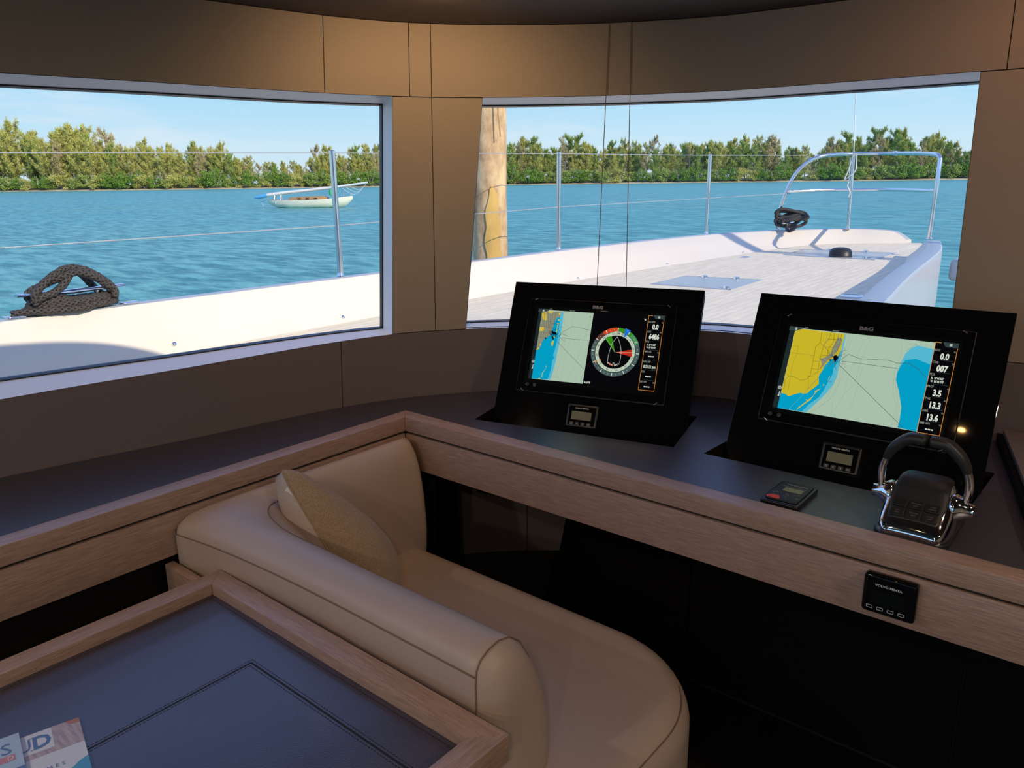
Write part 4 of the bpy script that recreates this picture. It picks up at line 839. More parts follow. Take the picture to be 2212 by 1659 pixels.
# keys on the sloping front
def TS(u,v,h):   # u across, v up the slope from y=1.456
    y=1.4555+v*.83; z=.9405+v*.555+ .0; nrm=Vector((0,-.555,.83)); return Vector((cx+u,y,z))+nrm*h
for r_ in range(2):
    for c_ in range(3):
        u0=-.0405+c_*.0275; v0=.002+r_*.0215
        mb=MB().rbox(rect(u0,u0+.0245,v0,v0+.0185,.002),-.004,.0026,.001,'button',T=lambda p:TS(p.x,p.y,p.z),es=2,cs=3)
        k=Flat((0,0,0),(1,0,0),(0,1,0),(0,0,1)); k.v,k.f,k.mi,k.m=mb.v,mb.f,mb.mi,mb.m
        k.P=TS(0,0,.0029); k.u=Vector((0,.83,.555)); k.n=Vector((0,-.555,.83))
        tx=[['LOW','SPEED'],['THROTTLE','ONLY'],['SINGLE','LEVER'],None,['POWERTRIM','ASSIST'],['CRUISE','CONTROL']][r_*3+c_]
        if tx:
            for j,s in enumerate(tx): k.text(s,u0+.0122,v0+.0100-j*.0050,.0026,'greyprint',k=1,sx=.8,center=True)
        k.build('key',TC,smooth=False)
def ribbon(pts,radii,m,name,seg=14,par=None):
    pts=[Vector(p) for p in pts]; rings=[]
    for i,p in enumerate(pts):
        tg=(pts[min(i+1,len(pts)-1)]-pts[max(i-1,0)]).normalized(); yv=Vector((0,1,0)); w=tg.cross(yv).normalized()
        a,b=radii[i]; rings.append([p+yv*(a*math.copysign(abs(math.cos(q))**.7,math.cos(q)))+w*(b*math.copysign(abs(math.sin(q))**.8,math.sin(q))) for q in [2*PI*k/seg for k in range(seg)]])
    return MB().loft(rings,m).build(name,par or t,ang=180)
for s in (-1,1):
    y=1.522
    lo=spline([(cx+s*.0700,y,.960),(cx+s*.0735,y,.985),(cx+s*.0730,y-.001,1.008),(cx+s*.0675,y-.003,1.032)],6)
    arm=ribbon(lo,[(.0095+.002*i/len(lo),.0055+.0016*math.sin(PI*i/len(lo))) for i in range(len(lo))],'chrome','lever_arm')
    hi=spline([(cx+s*.0680,y-.003,1.028),(cx+s*.0610,y-.004,1.045),(cx+s*.0480,y-.006,1.062),(cx+s*.0310,y-.008,1.0755),(cx+s*.0140,y-.009,1.0775),(cx+s*.0030,y-.009,1.0765)],6)
    n=len(hi); ribbon(hi,[(.0110+.004*min(1,i/8) if i<n-2 else .011,(.0070+.0034*min(1,i/10)) if i<n-2 else .007) for i in range(n)],'rubber','lever_grip',par=arm)
    MB().lathe([(.024,.048),(.0265,.051),(.0265,.057),(.0200,.068),(.0130,.079),(.0120,.086),(.0,.087)],(cx,y,.957),'chrome',ax=Vector((s,0,0))).build('pivot_hub',t)

# remote handset by the kick panel, just past the seat
t=tag(MB().rbox(rect(-.034,.034,-.12,.12,.012),0,.02,.006,'blackplastic',T=lambda p:Vector((-1.60+p.x,1.50+p.z,.575+p.y))).build('remote_handset'),'black handset with rows of pale keys in the dark gap past the seat back','remote')
f=Flat((-1.60,1.4995,.575),(1,0,0),(0,0,1),(0,-1,0))
for i in range(3):
    for j in range(7): f.rect(-.018+i*.014,-.0145+i*.014,-.07+j*.016,-.0675+j*.016,'greyprint')
f.rect(-.018,-.008,.045,.055,'whiteprint'); f.build('key_print',t,smooth=False)

# thin blind cords inside the front window
for s_t,s_b,l in ((3.847,3.816,'thin dark blind cord in the front window, the left of the pair'),(3.910,3.910,'thin dark blind cord in the front window, the right of the pair')):
    a=Wp(s_t,ZC-.003,-.004); b=Wp(s_b,ZS+.002,-.012)
    c=thing('blind_cord',l,'cord',tuple(b),'blind cords in the front window')
    MB().tube([a,a.lerp(b,.5),b],.0011,'seam',seg=6).build('cord',c)
# =====================================================================
# OUTSIDE: THE BOAT'S DECK
# =====================================================================
zd=lambda y:.6+.0165*(y-3)
PTO=[(-4.50,-3),(-4.53,0),(-4.534,1.32),(-4.53,2.4),(-4.517,3.467),(-4.49,4.7),(-4.458,6.0),(-4.37,7.4),(-4.209,8.62),(-4.0,9.3),(-3.744,9.85),(-3.41,10.25),(-3.10,10.50),(-2.80,10.62),(-2.56,10.68),(-2.40,10.70)]
PJ=[(-4.36,-3),(-4.34,0),(-4.33,1.32),(-4.32,2.4),(-4.26,3.4),(-4.19,4.6),(-4.05,6.0),(-3.85,7.3),(-3.68,8.4),(-3.57,9.1),(-3.45,9.65),(-3.22,10.05),(-2.98,10.26),(-2.76,10.40),(-2.60,10.50),(-2.46,10.56)]
ph=[.89]*13+[.885,.86,.765]
def strip(TO,J,hs,name,label,cap=.085,n=8):
    to=spline([(x,y,h) for (x,y),h in zip(TO,hs)],n); j=spline([(x,y,zd(y)) for x,y in J],n)
    rings=[]
    for i,(a,b) in enumerate(zip(to,j)):
        d=(b-a); d.z=0; d.normalize(); inn=a+d*cap
        fl=b-inn; e=inn+fl*.06
        rings.append([Vector((a.x,a.y,-1.7))-d*.0+d*.25,Vector((a.x,a.y,-.6)),a+Vector((0,0,-.05)),a+Vector((0,0,-.012))+d*.002,a+d*.014,inn-d*.012+Vector((0,0,.0)),inn+Vector((0,0,-.006)),e,inn+fl*.5+Vector((0,0,-.008))-d*.006,b,b+Vector((0,0,-.1))])
    mb=MB(); nn=len(rings[0]); vs=[p for r in rings for p in r]; 
    f1=[];f2=[];f3=[]
    for i in range(len(rings)-1):
        for k in range(nn-1):
            q=(i*nn+k,i*nn+k+1,(i+1)*nn+k+1,(i+1)*nn+k)
            (f3 if k<3 else f2 if k<6 else f1).append(q)
    for f,m in ((f1,'gel'),(f2,'cap'),(f3,'hull')): mb.add(vs,f,m)
    # end caps
    for r in (rings[0],rings[-1]): mb.add(r,[tuple(range(nn))],'gel')
    return mb.build(name,ang=35),to,j
bul,pto,pj=strip(PTO,PJ,ph,'bulwark','')
tag(bul,'cream bulwark with a pale cap running forward along the port side of the deck','bulwark')
STO=[(-1.745,9.05),(-1.50,7.83),(-1.30,6.1),(-1.20,5.3),(-1.08,4.45),(-.98,3.6),(-.93,2.85)]
SJ=[(-2.06,9.1),(-1.83,7.83),(-1.60,6.07),(-1.50,5.3),(-1.38,4.45),(-1.30,3.6),(-1.25,2.85)]
b2,sto,sj=strip(STO,SJ,[.88,.89,.89,.89,.89,.89,.89],'bulwark','',cap=.15)
tag(b2,'shaded bulwark with a pale blue-grey cap along the right side of the bow deck','bulwark')
# deck surface between the bulwarks and in front of the cabin
dl=[p for p in pj]+[Vector((-2.28,10.66,0)),Vector((-2.10,10.2,0)),Vector((-1.90,9.3,0))]+[p for p in sj]
dl+=[Vector((Wp(SEND*i/60,.9,.12).x,Wp(SEND*i/60,.9,.12).y,0)) for i in range(52,-1,-1)]+[Vector((-2.7,-3,0))]
for p in dl: p.z=zd(p.y)
mb=MB(); cap(mb,dl,'deck'); dk=mb.build('deck',smooth=False); struct(dk,'weathered planked bow deck outside the windows')
# bow tip closing hull
mb=MB(); a=pto[-1]; b=sto[0]
mb.add([Vector((-2.42,10.70,zd(10.7)-.002)),Vector((-2.0,9.2,zd(9.2)-.002)),Vector((-1.735,9.05,zd(9.05)-.002)),Vector((-2.08,10.22,zd(10.2)-.002)),Vector((-2.45,10.70,-1.7)),Vector((-2.0,9.2,-1.7)),Vector((-1.78,9.05,-1.7)),Vector((-2.12,10.2,-1.7))],[(0,1,2,3),(0,3,7,4),(3,2,6,7)],'hull')
tag(mb.build('stem_piece',smooth=False),'low white stem piece at the tip of the bow between the two bulwarks','hull part')

def stanchion(x,y,zt,label,lean=(0,0)):
    t=thing('stanchion',label,'railing post',(x,y,.89),'stanchions along the port bulwark')
    MB().lathe([(.034,0),(.034,.006),(.026,.010),(.020,.035),(.0185,.036)],(x,y,.889),'steel').build('foot',t)
    MB().tube([(x,y,.895),(x+lean[0],y+lean[1],zt-.006),(x+lean[0],y+lean[1],zt)],.0165,'steel',seg=16,radii=[.021,.021,.014]).build('tube',t)
    return t
stanchion(-4.475,3.455,1.759,'polished railing post seen through the left window')
stanchion(-4.415,6.0,1.793,'polished railing post beside the pine piling in the front window')
stanchion(-4.170,8.62,1.806,'polished railing post nearest the bow pulpit')
def lifeline(name,pts,label,r=.0035):
    o=MB().tube(pts,r,'wire',seg=6).build(name); tag(o,label,'wire'); return o
lifeline('lifeline',[(-4.45,-2.5,1.68),(-4.50,1.448,1.708),(-4.475,3.455,1.741),(-4.415,6.0,1.775),(-4.170,8.62,1.79),(-3.50,9.80,1.790)],'upper wire running through the tops of the railing posts')
lifeline('lifeline',[(-4.45,-2.5,1.22),(-4.50,1.373,1.246),(-4.475,3.457,1.252),(-4.415,6.0,1.294),(-4.170,8.62,1.31),(-3.68,9.78,1.335)],'lower wire running through the middle of the railing posts')
# pulpit
t=thing('bow_pulpit','polished tubular pulpit rail with two levels round the bow','pulpit',(-3.0,9.8,.89))
top=spline([(-3.752,9.78,.90),(-3.758,9.76,1.04),(-3.70,9.77,1.30),(-3.60,9.80,1.56),(-3.46,9.86,1.72),(-3.32,10.0,1.785),(-3.10,10.38,1.805),(-2.75,10.42,1.80),(-2.38,10.05,1.785),(-2.10,9.55,1.765),(-1.93,9.25,1.745),(-1.882,9.19,1.70)],8)
MB().tube(top+[Vector((-1.885,9.19,1.3)),Vector((-1.890,9.20,.885))],.022,'steel',seg=12).build('top_rail',t); TR=t.children[0]
mid=spline([(-3.665,9.79,1.36),(-3.40,10.13,1.372),(-3.10,10.39,1.372),(-2.75,10.43,1.372),(-2.38,10.05,1.374),(-2.08,9.55,1.376),(-1.884,9.20,1.378)],8)
MB().tube(mid,.020,'steel',seg=12).build('middle_rail',t)
MB().tube([(-3.080,10.38,.885),(-3.10,10.38,1.80)],.020,'steel',seg=12).build('leg',t)
for x,y in ((-3.752,9.78),(-3.080,10.38),(-1.890,9.20)): MB().lathe([(.036,0),(.036,.008),(.022,.012),(.020,.04)],(x,y,.888),'steel').build('foot',t)
for c,ax in (((-3.10,10.38,1.805),(1,.1,0)),((-3.44,9.87,1.735),(1,1,.6)),((-2.6,10.3,1.795),(1,-1,0)),((-3.665,9.79,1.36),(1,1,0))): MB().lathe([(.0,-.025),(.027,-.025),(.030,0),(.027,.025),(0,.025)],c,'steel',ax=Vector(ax)).build('tube_clamp',TR)
o=tag(MB().tube([(-3.10,10.38,1.82),(-3.135,10.39,2.30),(-3.30,10.4,5.5)],.006,'whiteline',seg=6).build('halyard'),'thin white line rising from the pulpit to the sky','line')
mb=MB(); lp=spline([(-3.06,10.37,1.80),(-3.05,10.36,1.62),(-3.10,10.35,1.55),(-3.17,10.35,1.50),(-3.14,10.36,1.60),(-3.10,10.37,1.78)],6); mb.tube(lp,.007,'whiteline',seg=6)
lp=spline([(-3.13,10.37,1.76),(-3.12,10.36,1.50),(-3.13,10.36,1.42),(-3.09,10.35,1.34),(-3.11,10.35,1.28)],6); mb.tube(lp,.007,'whiteline',seg=6)
tag(mb.build('tied_cord'),'white cord end tied and looped on the middle leg of the pulpit','cord')

# ---- cleats and mooring ropes ----
def cleat(y0,y1,x,zt,label,grp='cleats on the port bulwark'):
    ym=(y0+y1)/2; t=thing('cleat',label,'cleat',(x,ym,.89),grp)
    h=(y1-y0)/2; rings=[]
    for k in range(13):
        q=-1+k/6; w=.030*(1-.2*abs(q)); th=.014*(1-.45*abs(q)); zc=zt-.010*(1-abs(q))*0+.006*abs(q)
        rings.append([Vector((x+w*math.cos(a),ym+h*q,zc+th*math.copysign(abs(math.sin(a))**.7,math.sin(a)))) for a in [2*PI*i/14 for i in range(14)]])
    MB().loft(rings,'steel').build('horn',t,ang=50)
    for s in (-.45,.45): MB().lathe([(.030,0),(.020,.012),(.015,.04),(.016,zt-.893)],(x,ym+s*h,.889),'steel').build('leg',t)
    return t
cleat(1.40,1.95,-4.505,.992,'polished cleat wrapped in black braided rope outside the left window')
for y0,y1,l in ((1.325,1.425,'flat steel chafe plate left of the rope covered cleat'),(1.905,2.005,'flat steel chafe plate right of the rope covered cleat')):
    o=MB().rbox(rect(-4.53,-4.450,y0,y1,.02),.8895,.902,.004,'steel',es=3).build('chafe_plate'); tag(o,l,'plate','chafe plates beside the cleat')
def resample(P,step):
    out=[P[0]]; acc=0
    for a,b in zip(P[:-1],P[1:]):
        l=(b-a).length
        while acc+l>=step:
            a=a.lerp(b,(step-acc)/l); out.append(a); l=(b-a).length; acc=0
        acc+=l
    return out
def braid(mb,path,r,m,pitch=.125,step=.0075):
    P=resample(path,step); n=len(P); U=[];V=[]; prev=None
    for i in range(n):
        tg=(P[min(i+1,n-1)]-P[max(i-1,0)]).normalized()
        if prev is None: u=tg.cross(Vector((0,0,1)) if abs(tg.z)<.9 else Vector((1,0,0))).normalized()
        else: u=(prev-tg*prev.dot(tg)).normalized()
        prev=u; U.append(u); V.append(tg.cross(u))
    for dirn in (1,-1):
        for k in range(4):
            pts=[]
            for i in range(n):
                a=dirn*2*PI*i*step/pitch+2*PI*k/4+(PI/4 if dirn<0 else 0)
                # over and under
                rr_=r*(.70+.10*dirn*math.sin(4*(2*PI*i*step/pitch)+k*PI)); pts.append(P[i]+U[i]*rr_*math.cos(a)+V[i]*rr_*math.sin(a))
            mb.tube(pts,r*.40,m,seg=7)
    mb.tube(P,r*.55,m,seg=8)
rope=MB(); X0=-4.505
def yz(pts,x): return spline([(x+(p[2] if len(p)>2 else 0),p[0],p[1]) for p in pts],8)
low=[]
for k,(ra,rb,z) in enumerate(((.070,.225,.909),(.062,.212,.931),(.052,.200,.944))):
    low+= [Vector((X0+ra*math.cos(a),1.665+rb*math.sin(a),z+.030*(a/(2*PI))*.6+.008*math.sin(a+1))) for a in [2*PI*i/30 for i in range(30)]]
braid(rope,low,.019,'rope')
braid(rope,yz([(1.36,.908,.02),(1.42,.915,.045),(1.52,.912,.070),(1.66,.906,.085),(1.74,.914,.07)],X0),.019,'rope')
braid(rope,yz([(1.475,.965,.05),(1.47,1.00,.055),(1.53,1.055,.04),(1.60,1.095,.02),(1.68,1.118,0),(1.76,1.095,.02),(1.83,1.04,.04),(1.875,.985,.045),(1.87,.94,.05)],X0),.019,'rope')
braid(rope,yz([(1.50,.93,-.05),(1.47,.99,-.05),(1.52,1.03,-.02),(1.62,1.075,.03),(1.70,1.095,.045),(1.78,1.06,.05),(1.85,1.0,.04),(1.88,.96,0)],X0),.019,'rope')
braid(rope,yz([(1.46,.95,.05),(1.50,.985,.065),(1.56,1.00,.06),(1.62,1.04,.05),(1.66,1.085,.03),(1.70,1.11,-.02),(1.74,1.09,-.05),(1.80,1.01,-.05),(1.84,.95,-.03)],X0),.019,'rope')
tag(rope.build('mooring_rope',ang=180),'black braided mooring rope coiled over the cleat outside the left window','rope')
cleat(9.62,9.95,-3.62,.975,'small cleat under the tangled black rope near the pulpit')
mb=MB(); rg=random.Random(5); cpt=Vector((-3.60,9.78,.95))
for k in range(6):
    pts=[]
    for i in range(9):
        a=2*PI*i/9+k; pts.append(cpt+Vector((.05*math.cos(a*1.3+k),.0,0))+Vector((.8*(.15+.03*rg.random())*math.cos(a)*(1 if k%2 else .75),.13*math.cos(a+.3),.04+.028*k*.7+.055*math.sin(a+k*.8)+rg.uniform(-.012,.012))))
    mb.tube(spline(pts,6,closed=True),.021,'ropedark',seg=8,closed=True)
mb.tube(spline([cpt+Vector(p) for p in ((-.04,-.05,.02),(.0,-.12,-.02),(.05,-.15,-.06),(.12,-.10,.0))],6),.02,'ropedark',seg=8)
tag(mb.build('mooring_rope',ang=180),'heap of tangled black rope on the bulwark beside the bow pulpit','rope')

# ---- deck fittings ----
def onDeck(x,y): return Vector((x,y,zd(y)))
def hatch(cs,label):
    c=sum((Vector((x,y,0)) for x,y in cs),Vector())/4; t=thing('deck_hatch',label,'hatch',(c.x,c.y,zd(c.y)))
    ins=lambda k:[Vector((c.x+(x-c.x)*k,c.y+(y-c.y)*k,0)) for x,y in cs]
    def lv(P,h): return [Vector((p.x,p.y,zd(p.y)+h)) for p in P]
    MB().loft([lv(ins(1.0),.0),lv(ins(1.0),.006),lv(ins(.93),.008),lv(ins(.93),.003)],'cap',cap0=False,cap1=False).build('frame',t,smooth=False)
    MB().loft([lv(ins(.93),.001),lv(ins(.93),.007)],'hatchglass').build('pane',t,smooth=False)
    for k in (.25,.72):
        p=ins(.86)[0].lerp(ins(.86)[1],k); MB().lathe([(.03,0),(.028,.018),(.0,.022)],(p.x,p.y,zd(p.y)+.006),'steel').build('handle',t)
    p=ins(.80)[2]; MB().lathe([(.03,0),(.028,.018),(.0,.022)],(p.x,p.y,zd(p.y)+.006),'steel').build('handle',t)
hatch([(-3.352,6.54),(-2.651,6.668),(-2.645,5.985),(-3.375,5.9425)],'flush hatch with grey pane in the middle of the deck behind the left screen')
hatch([(-3.223,9.311),(-2.2305,9.369),(-2.2536,8.604),(-3.238,8.628)],'flush hatch near the bow under the black dome vent')
t=thing('dome_vent','black ribbed dome vent standing by the hatch near the bow','vent',(-2.644,8.735,zd(8.7)))
MB().lathe([(.115,0),(.118,.02),(.112,.03),(.118,.036),(.112,.05),(.116,.056),(.104,.078),(.08,.094),(.04,.102),(0,.104)],(-2.644,8.735,zd(8.7)),'rubber',seg=32).build('dome',t)
for x,y,r_,l in ((-1.755,6.17,.085,'round flush deck fitting by the right bulwark'),(-3.495,8.23,.06,'small round flush deck fitting near the bow')):
    tag(MB().lathe([(r_,0),(r_,.005),(r_*.8,.008),(r_*.75,.004),(0,.005)],(x,y,zd(y)),'steel',seg=28).build('deck_fitting'),l,'deck fitting')
for i,(bp,l) in enumerate(zip(D['bolts'],('brass coloured screw eye low in the bulwark shadow in the left window','screw eye low on the bulwark at the right end of the left window','screw eye on the bulwark above the left screen','screw eye on the bulwark above the right corner of the left screen','screw eye on the bulwark nearest the bow'))):
    y=bp[1]
    k=min(range(len(pj)),key=lambda q:abs(pj[q].y-y)); J=pj[k]; T_=pto[k]; f_=min(max((bp[2]-J.z)/(.88-J.z),.05),.9); inn=T_+(Vector((J.x-T_.x,J.y-T_.y,0)).normalized())*.085
    p=J.lerp(inn,f_); p.y=y
    tag(MB().lathe([(.013,-.004),(.013,.004),(.009,.008),(0,.009)],(p.x+.004,y,p.z),'steel',ax=Vector((1,0,.6))).build('screw_eye'),l,'screw','screw eyes along the bulwark')
# cross beam and netting to the right of the bow hull
t=tag(MB().rbox(rect(-1.60,3.4,8.80,9.05,.04),.50,.72,.05,'hull').build('cross_beam'),'white cross beam end right of the bow at the edge of the front window','beam')
t=tag(MB().box(-1.16,3.4,2.75,8.8,.28,.30,'net').build('deck_netting',smooth=False),'pale blue deck netting right of the bow hull','netting')

# ---- dock pilings ----
def piling(x,y,r,label,extra=False,zt=5.5):
    t=thing('dock_piling',label,'piling',(x,y,-1.6)); rings=[]; n=28
    for i in range(60):
        z=-1.6+(zt+1.6)*i/59
        rings.append([Vector((x+rr_*math.cos(a),y+rr_*math.sin(a),z)) for a,rr_ in [(2*PI*k/n,r*(1+.05*noise.noise(Vector((math.cos(2*PI*k/n)*1.5,math.sin(2*PI*k/n)*1.5,z*1.2+x))))) for k in range(n)]])
    MB().loft(rings,'pile').build('trunk',t)
    if extra:
        rings=[]
        for i in range(24):
            z=.5+1.0*i/23; w=.55*math.sin(PI*min(1,(i+.6)/23.5))**.5
            rings.append([Vector((x+(r*1.055)*math.cos(a),y+(r*1.055)*math.sin(a),z)) for a in [R(-38)+w*(k/6-.5)*1.5+.05*math.sin(i) for k in range(7)]])
        MB().loft(rings,'barewood',closed=False,cap0=False,cap1=False).build('bare_patch',t)
        MB().tube([(x+.10,y-.16,2.9),(x+.19,y-.10,2.45),(x+.235,y-.09,1.93)],.012,'pile',seg=6,radii=[.004,.010,.006]).build('splinter',t)
    return t
piling(-5.06,5.74,.175,'pine dock piling with peeling bark beside the pillar in the front window',True)
piling(2.6,8.50,.10,'pine piling added out of view off the starboard bow to cast the bow shadow')  # unseen caster, added for the shadow band across the bow

# =====================================================================
# WATER, SHORE, TREES, SAILBOAT
# =====================================================================
mb=MB(); g=40
vs=[];fs=[]
for i in range(g+1):
    for j in range(g+1): vs.append((-1100+1500*i/g,-300+1200*j/g,-1.45))
for i in range(g):
    for j in range(g): a=i*(g+1)+j; fs.append((a,a+1,a+g+2,a+g+1))
mb.add(vs,fs,'water'); o=mb.build('water'); tag(o,'turquoise rippled bay water between the boat and the far shore','water',kind='stuff')
shore_px=[(-700,-40),(-560,40),(-478,130),(-420,165),(-380,200),(-350,240),(-322,275),(-290,318),(-255,350),(-215,378),(-175,402),(-130,428),(-84,455),(-30,480),(60,500)]
sh=spline([(x,y,0) for x,y in shore_px],8)
def outw(i):
    t_=(sh[min(i+1,len(sh)-1)]-sh[max(i-1,0)]).normalized(); return Vector((-t_.y,t_.x,0))
L1=[p+Vector((0,0,-1.47)) for p in sh]; rows=[]
for d,z in ((0,-1.6),(1.5,-1.2),(5,-.7),(14,-.3),(160,.5)): rows.append([sh[i]+outw(i)*d+Vector((0,0,z)) for i in range(len(sh))])
mb=MB()
for k in range(len(rows)-1):
    a,b=rows[k],rows[k+1]; n=len(a); mb.add(a+b,[(i,i+1,n+i+1,n+i) for i in range(n-1)],'sand' if k<2 else 'mud')
tag(mb.build('far_shore'),'low far shore with a thin strip of sand at the waterline','shore',kind='structure')

rt_=random.Random(11)
def leaves(mb,c,rad,n,size,m,up_=.3,asp=2.6,zs=1):
    vs=[];fs=[]
    for _ in range(n):
        d=Vector((rt_.gauss(0,1),rt_.gauss(0,1),rt_.gauss(0,1)*zs)); d.normalize(); p=c+Vector((d.x*rad,d.y*rad,d.z*rad*zs))*(rt_.random()**.45)
        a=(Vector((rt_.gauss(0,.6),rt_.gauss(0,.6),up_+rt_.gauss(0,.6)))).normalized(); b=a.cross(Vector((rt_.gauss(0,1),rt_.gauss(0,1),rt_.gauss(0,1)))).normalized()
        s=size*rt_.uniform(.6,1.4); a=a*s*asp; b=b*s; k=len(vs)
        vs+=[p-b*.5,p+b*.5,p+a+b*.15,p+a-b*.15]; fs.append((k,k+1,k+2,k+3))
    mb.add(vs,fs,m)
def tall_tree(h,m,seed,dense=1.0,w=.22,bare=.0):
    rt_.seed(seed); t=bpy.data.objects.new('tree',None); COL.objects.link(t)
    tm=MB(); lm=MB(); lean=Vector((rt_.uniform(-.06,.06),rt_.uniform(-.06,.06),1))
    tm.tube([lean*(h*k/6)+Vector((rt_.uniform(-.3,.3),rt_.uniform(-.3,.3),0))*(k>0) for k in range(7)],.3,'bark',seg=5,radii=[.34*(1-.13*k) for k in range(7)])
    nb=int(30*dense)
    for i in range(nb):
        f_=.14+.84*(i+.5)/nb; a=rt_.uniform(0,2*PI); L_=h*w*(1.22-f_)*rt_.uniform(.6,1.25)+.5; base=lean*(h*f_*.94)
        tip=base+Vector((math.cos(a)*L_,math.sin(a)*L_,L_*rt_.uniform(.6,1.35)))
        midp=base.lerp(tip,.5)+Vector((0,0,-.08*L_))
        tm.tube([base,midp,tip],.1,'bark',seg=4,radii=[.13,.08,.03])
        if rt_.random()<bare: continue
        for q in range(4):
            c=base.lerp(tip,.25+.25*q)+Vector((0,0,.2)); leaves(lm,c,.55+.042*h*(1.1-f_)*rt_.uniform(.7,1.3),int(46*dense),.19,m,up_=.55,asp=3.2,zs=.8)
        leaves(lm,tip+Vector((0,0,.6)),.5,14,.20,m,up_=1.5,asp=6,zs=1.6)
    if bare<.9: leaves(lm,lean*(h*.94),.8,40,.20,m,up_=1.6,asp=6,zs=2.2)
    tm.build('trunk',t,smooth=False)
    if lm.v: lm.build('foliage',t,smooth=False)
    return t
def bush(h,m,seed):
    rt_.seed(seed); t=bpy.data.objects.new('tree',None); COL.objects.link(t); tm=MB(); lm=MB()
    for k in range(5): a=rt_.uniform(0,6.28); tm.tube([(0,0,-.5),(math.cos(a)*h*.15,math.sin(a)*h*.15,h*.4),(math.cos(a)*h*.3,math.sin(a)*h*.3,h*.8)],.1,'bark',seg=4)
    for k in range(38):
        a=rt_.uniform(0,6.28); rr_=h*.42*math.sqrt(rt_.random()); z=h*(.12+.78*rt_.random()*(1-.45*(rr_/(h*.42))**2))
        leaves(lm,Vector((math.cos(a)*rr_,math.sin(a)*rr_,z)),h*.15,64,.30,m,up_=.2,asp=1.3,zs=.8)
    tm.build('trunk',t,smooth=False); lm.build('foliage',t,smooth=False); return t
LBL={'tall':('tall feathery olive green casuarina in the tree belt across the water','tall olive casuarinas across the water'),
'green':('tall greener casuarina in the tree belt across the water','tall green casuarinas across the water'),
'sparse':('thin half bare casuarina with brownish tufts rising from the tree belt','half bare casuarinas across the water'),
'dead':('leafless grey tree standing among the casuarinas across the water','leafless trees across the water'),
'bush':('low dark green mangrove bush along the far waterline','mangrove bushes along the far waterline'),
'bushb':('low bright green bush along the far waterline','bright green bushes along the far waterline')}
protos={'tall':[tall_tree(24,'leaf_olive',21,1.1),tall_tree(24,'leaf_olive',22,1.15,w=.19),tall_tree(24,'leaf_olive',23,1.0,w=.25)],
'green':[tall_tree(24,'leaf_green',31,1.15),tall_tree(24,'leaf_green',32,1.0,w=.2)],
'sparse':[tall_tree(24,'leaf_brown',41,.75,w=.2,bare=.35),tall_tree(24,'leaf_brown',42,.7,w=.17,bare=.4)],
'dead':[tall_tree(24,'leaf_brown',51,.7,w=.2,bare=1)],
'bush':[bush(9,'leaf_dark',61),bush(9,'leaf_dark',62),bush(9,'leaf_olive',63)],'bushb':[bush(8,'leaf_green',64)]}
for k,l in protos.items():
    for o in l: o['label'],o['group']=LBL[k]; o['category']='tree' if 'bush' not in k else 'bush'; o.name='casuarina_tree' if 'bush' not in k else 'mangrove_bush'
used=set()
def place(kind,p,s,rz,rnd):
    src=rnd.choice(protos[kind])
    if src.name not in used: used.add(src.name); o=src
    else:
        o=src.copy(); COL.objects.link(o)
        for ch in src.children: c=ch.copy(); COL.objects.link(c); c.parent=o
    o.location=p; o.scale=s; o.rotation_euler=(0,0,rz); return o
rnd=random.Random(99)
camp=Vector((0,0,1.55))
def head(px): return math.atan((px-1106)/1661/math.cos(PITCH))
def on_shore(px,back):
    """point on the shoreline in the compass direction that px looks to, moved inland"""
    a=YAW-head(px); d=Vector((-math.sin(a),math.cos(a)))
    for i in range(len(sh)-1):
        p,q=sh[i],sh[i+1]; e=q-p; den=d.x*e.y-d.y*e.x
        if abs(den)<1e-9: continue
        t=(p.x*e.y-p.y*e.x)/den; u=(p.x*d.y-p.y*d.x)/den
        if 0<=u<=1 and t>0: r_=p+e*u+outw(i)*back; return Vector((r_.x,r_.y,-.6))
    return None
HT=[(-80,285),(60,283),(200,292),(280,300),(330,312),(420,318),(520,322),(560,345),(640,352),(690,345),(712,318),(760,330),(840,322),(1060,318),(1100,310),(1250,305),(1330,318),(1380,305),(1450,312),(1540,300),(1600,298),(1640,292),(1690,325),(1740,318),(1800,300),(1870,292),(1980,296),(2030,318),(2070,325),(2110,305),(2200,300)]
def topy(px):
    for (a,y0),(b,y1) in zip(HT[:-1],HT[1:]):
        if a<=px<=b: return y0+(y1-y0)*(px-a)/(b-a)
    return 310
def height_for(px,p):
    # vertical size that reaches the tree line in that direction
    hz=388-.0125*(px-1106); d=(p-camp); depth=(d.x*fw.x+d.y*fw.y)/math.cos(PITCH)
    return (hz-topy(px))/1661*depth*math.cos(PITCH)+1.55-p.z
def clear(px): return not (858<px<1010)
px=-70
while px<2150:
    px+=rnd.uniform(11,19.5)
    if not clear(px): continue
    for row in (0,1):
        q=px+rnd.uniform(-8,8); p=on_shore(q,rnd.uniform(10,16)+row*13)
        if p is None: continue
        h=height_for(q,p)*rnd.uniform(.74,1.0) if row==0 else height_for(q,p)*rnd.choice((.82,.90,.97,1.04,1.12))
        brown=500>q>280 or 560<q<760
        kind=rnd.choices(['tall','green','sparse','dead'],[(.72 if q<900 else .42),(.10 if q<900 else .46),.13+.25*brown*row,.03+.12*brown*row])[0]
        s=h/25; place(kind,p,(s*rnd.uniform(.85,1.25),s*rnd.uniform(.85,1.25),s),rnd.uniform(0,6.28),rnd)
px=-70
while px<2150:
    px+=rnd.uniform(15,25)
    if not clear(px): continue
    p=on_shore(px,rnd.uniform(3.5,7.5) if px<1950 else rnd.uniform(7,12)); s=rnd.uniform(.75,1.25)
    if p: place('bushb' if rnd.random()<.22 else 'bush',p-Vector((0,0,.5)),(s*1.15,s*1.15,s),rnd.uniform(0,6.28),rnd)

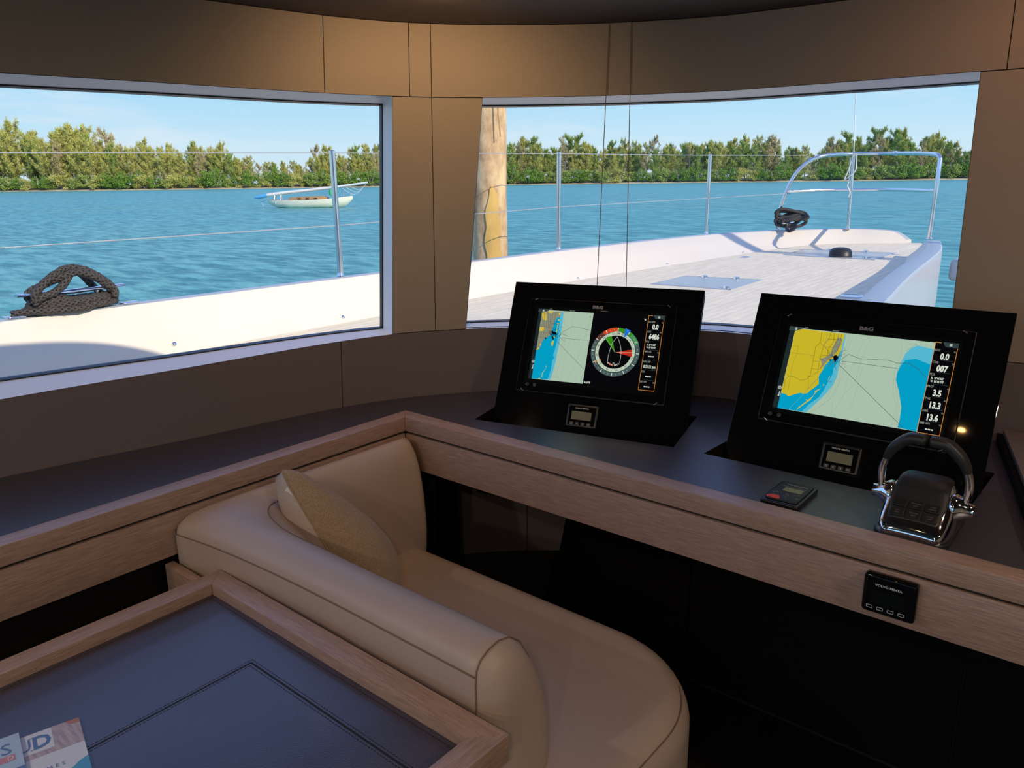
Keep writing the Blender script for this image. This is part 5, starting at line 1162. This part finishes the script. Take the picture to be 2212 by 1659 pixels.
# sailboat
def sailboat():
    c=Vector((-79.2,57.3,-1.45)); e=Vector((math.cos(YAW-R(4)),math.sin(YAW-R(4)),0)); n=Vector((-e.y,e.x,0))
    t=thing('sailboat','white sailboat at anchor with its mast lowered along the deck','sailboat',tuple(c))
    def T(x,y,z): return c+e*x+n*y+Vector((0,0,z))
    st=[(-5.1,.05,1.05,.62),(-4.5,.55,.98,.28),(-3.6,.95,.92,-.05),(-2,1.25,.90,-.2),(0,1.38,.93,-.25),(2,1.2,1.02,-.2),(3.4,.85,1.14,-.1),(4.5,.40,1.25,.25),(5.3,.03,1.34,.95)]
    rings=[]
    for x,w,zt,zb in st:
        rings.append([T(x,w,zt),T(x,w*.97,zt*.6+zb*.4),T(x,w*.75,zt*.25+zb*.75),T(x,0,zb),T(x,-w*.75,zt*.25+zb*.75),T(x,-w*.97,zt*.6+zb*.4),T(x,-w,zt)])
    MB().loft(rings,'hull_cream').build('hull',t)
    rings=[[T(x*.985,w*.93,zt-.02+.05),T(x*.985,-w*.93,zt-.02+.05)] for x,w,zt,zb in st]
    mb=MB(); vs=[p for r_ in rings for p in r_]; mb.add(vs,[(2*i,2*i+1,2*i+3,2*i+2) for i in range(len(st)-1)],'varnish'); mb.build('deck',t)
    MB().loft([[T(x,w,z0),T(x,w*.92,z1),T(x,-w*.92,z1),T(x,-w,z0)] for x,w,z0,z1 in ((-2.3,.6,.9,1.18),(-1.5,.72,.9,1.28),(1.8,.6,.95,1.36),(2.3,.45,1.0,1.2))],'varnish').build('cabin_trunk',t)
    for x in (-1.0,0.0,1.0): MB().loft([[T(x-.2,-.735,1.03),T(x+.2,-.735,1.03),T(x+.2,-.735,1.15),T(x-.2,-.735,1.15)],[T(x-.2,-.70,1.03),T(x+.2,-.70,1.03),T(x+.2,-.70,1.15),T(x-.2,-.70,1.15)]],'lcddark').build('port_light',t,smooth=False)
    MB().tube([T(-5.4,0,1.50),T(-3,0,1.78),T(0,0,2.05),T(4,0,2.45),T(7.2,0,2.85)],.13,'gelw',seg=10,radii=[.17,.2,.17,.15,.12]).build('lowered_mast',t)
    MB().tube([T(-6.7,0,1.28),T(-6.2,0,1.30),T(-5.4,0,1.46),T(-5.1,0,1.52)],.2,'bluecover',seg=10,radii=[.10,.2,.22,.2]).build('blue_cover',t)
    for x,h in ((-4.2,1.65),(-3.4,1.7),(4.3,2.4)): MB().tube([T(x,.25,1.0),T(x,0,h),T(x,-.25,1.0)],.035,'steel',seg=6).build('crutch',t)
    MB().lathe([(0,-.35),(.28,-.3),(.34,0),(.28,.35),(0,.4)],T(2.9,-.35,1.75),'greencover',seg=12).build('green_bundle',t)
    MB().tube([T(-5.2,0,1.0),T(-5.9,0,.72),T(-5.7,0,.25)],.05,'steel',seg=6).build('stern_ladder',t)
    for k,sg in ((0,.55),(1,.85),(2,1.1)):
        MB().tube(spline([T(7.1,0,2.8),T(6.2-k*.3,0,2.6-sg),T(5.0-k*.6,0,2.45)],8),.02,'whiteline',seg=5).build('slack_line',t)
M['hull_cream']=mat('cream_hull',(.90,.87,.70),.4,bump=.02); M['varnish']=mat('varnished_wood',(.52,.30,.13),.4,noise_amt=.3,nscale=3); M['gelw']=mat('white_spar',(.8,.8,.78),.4,bump=.02)
M['bluecover']=mat('blue_canvas',(.10,.42,.75),.8,bump=.3); M['greencover']=mat('green_canvas',(.08,.55,.22),.8,bump=.3)
sailboat()
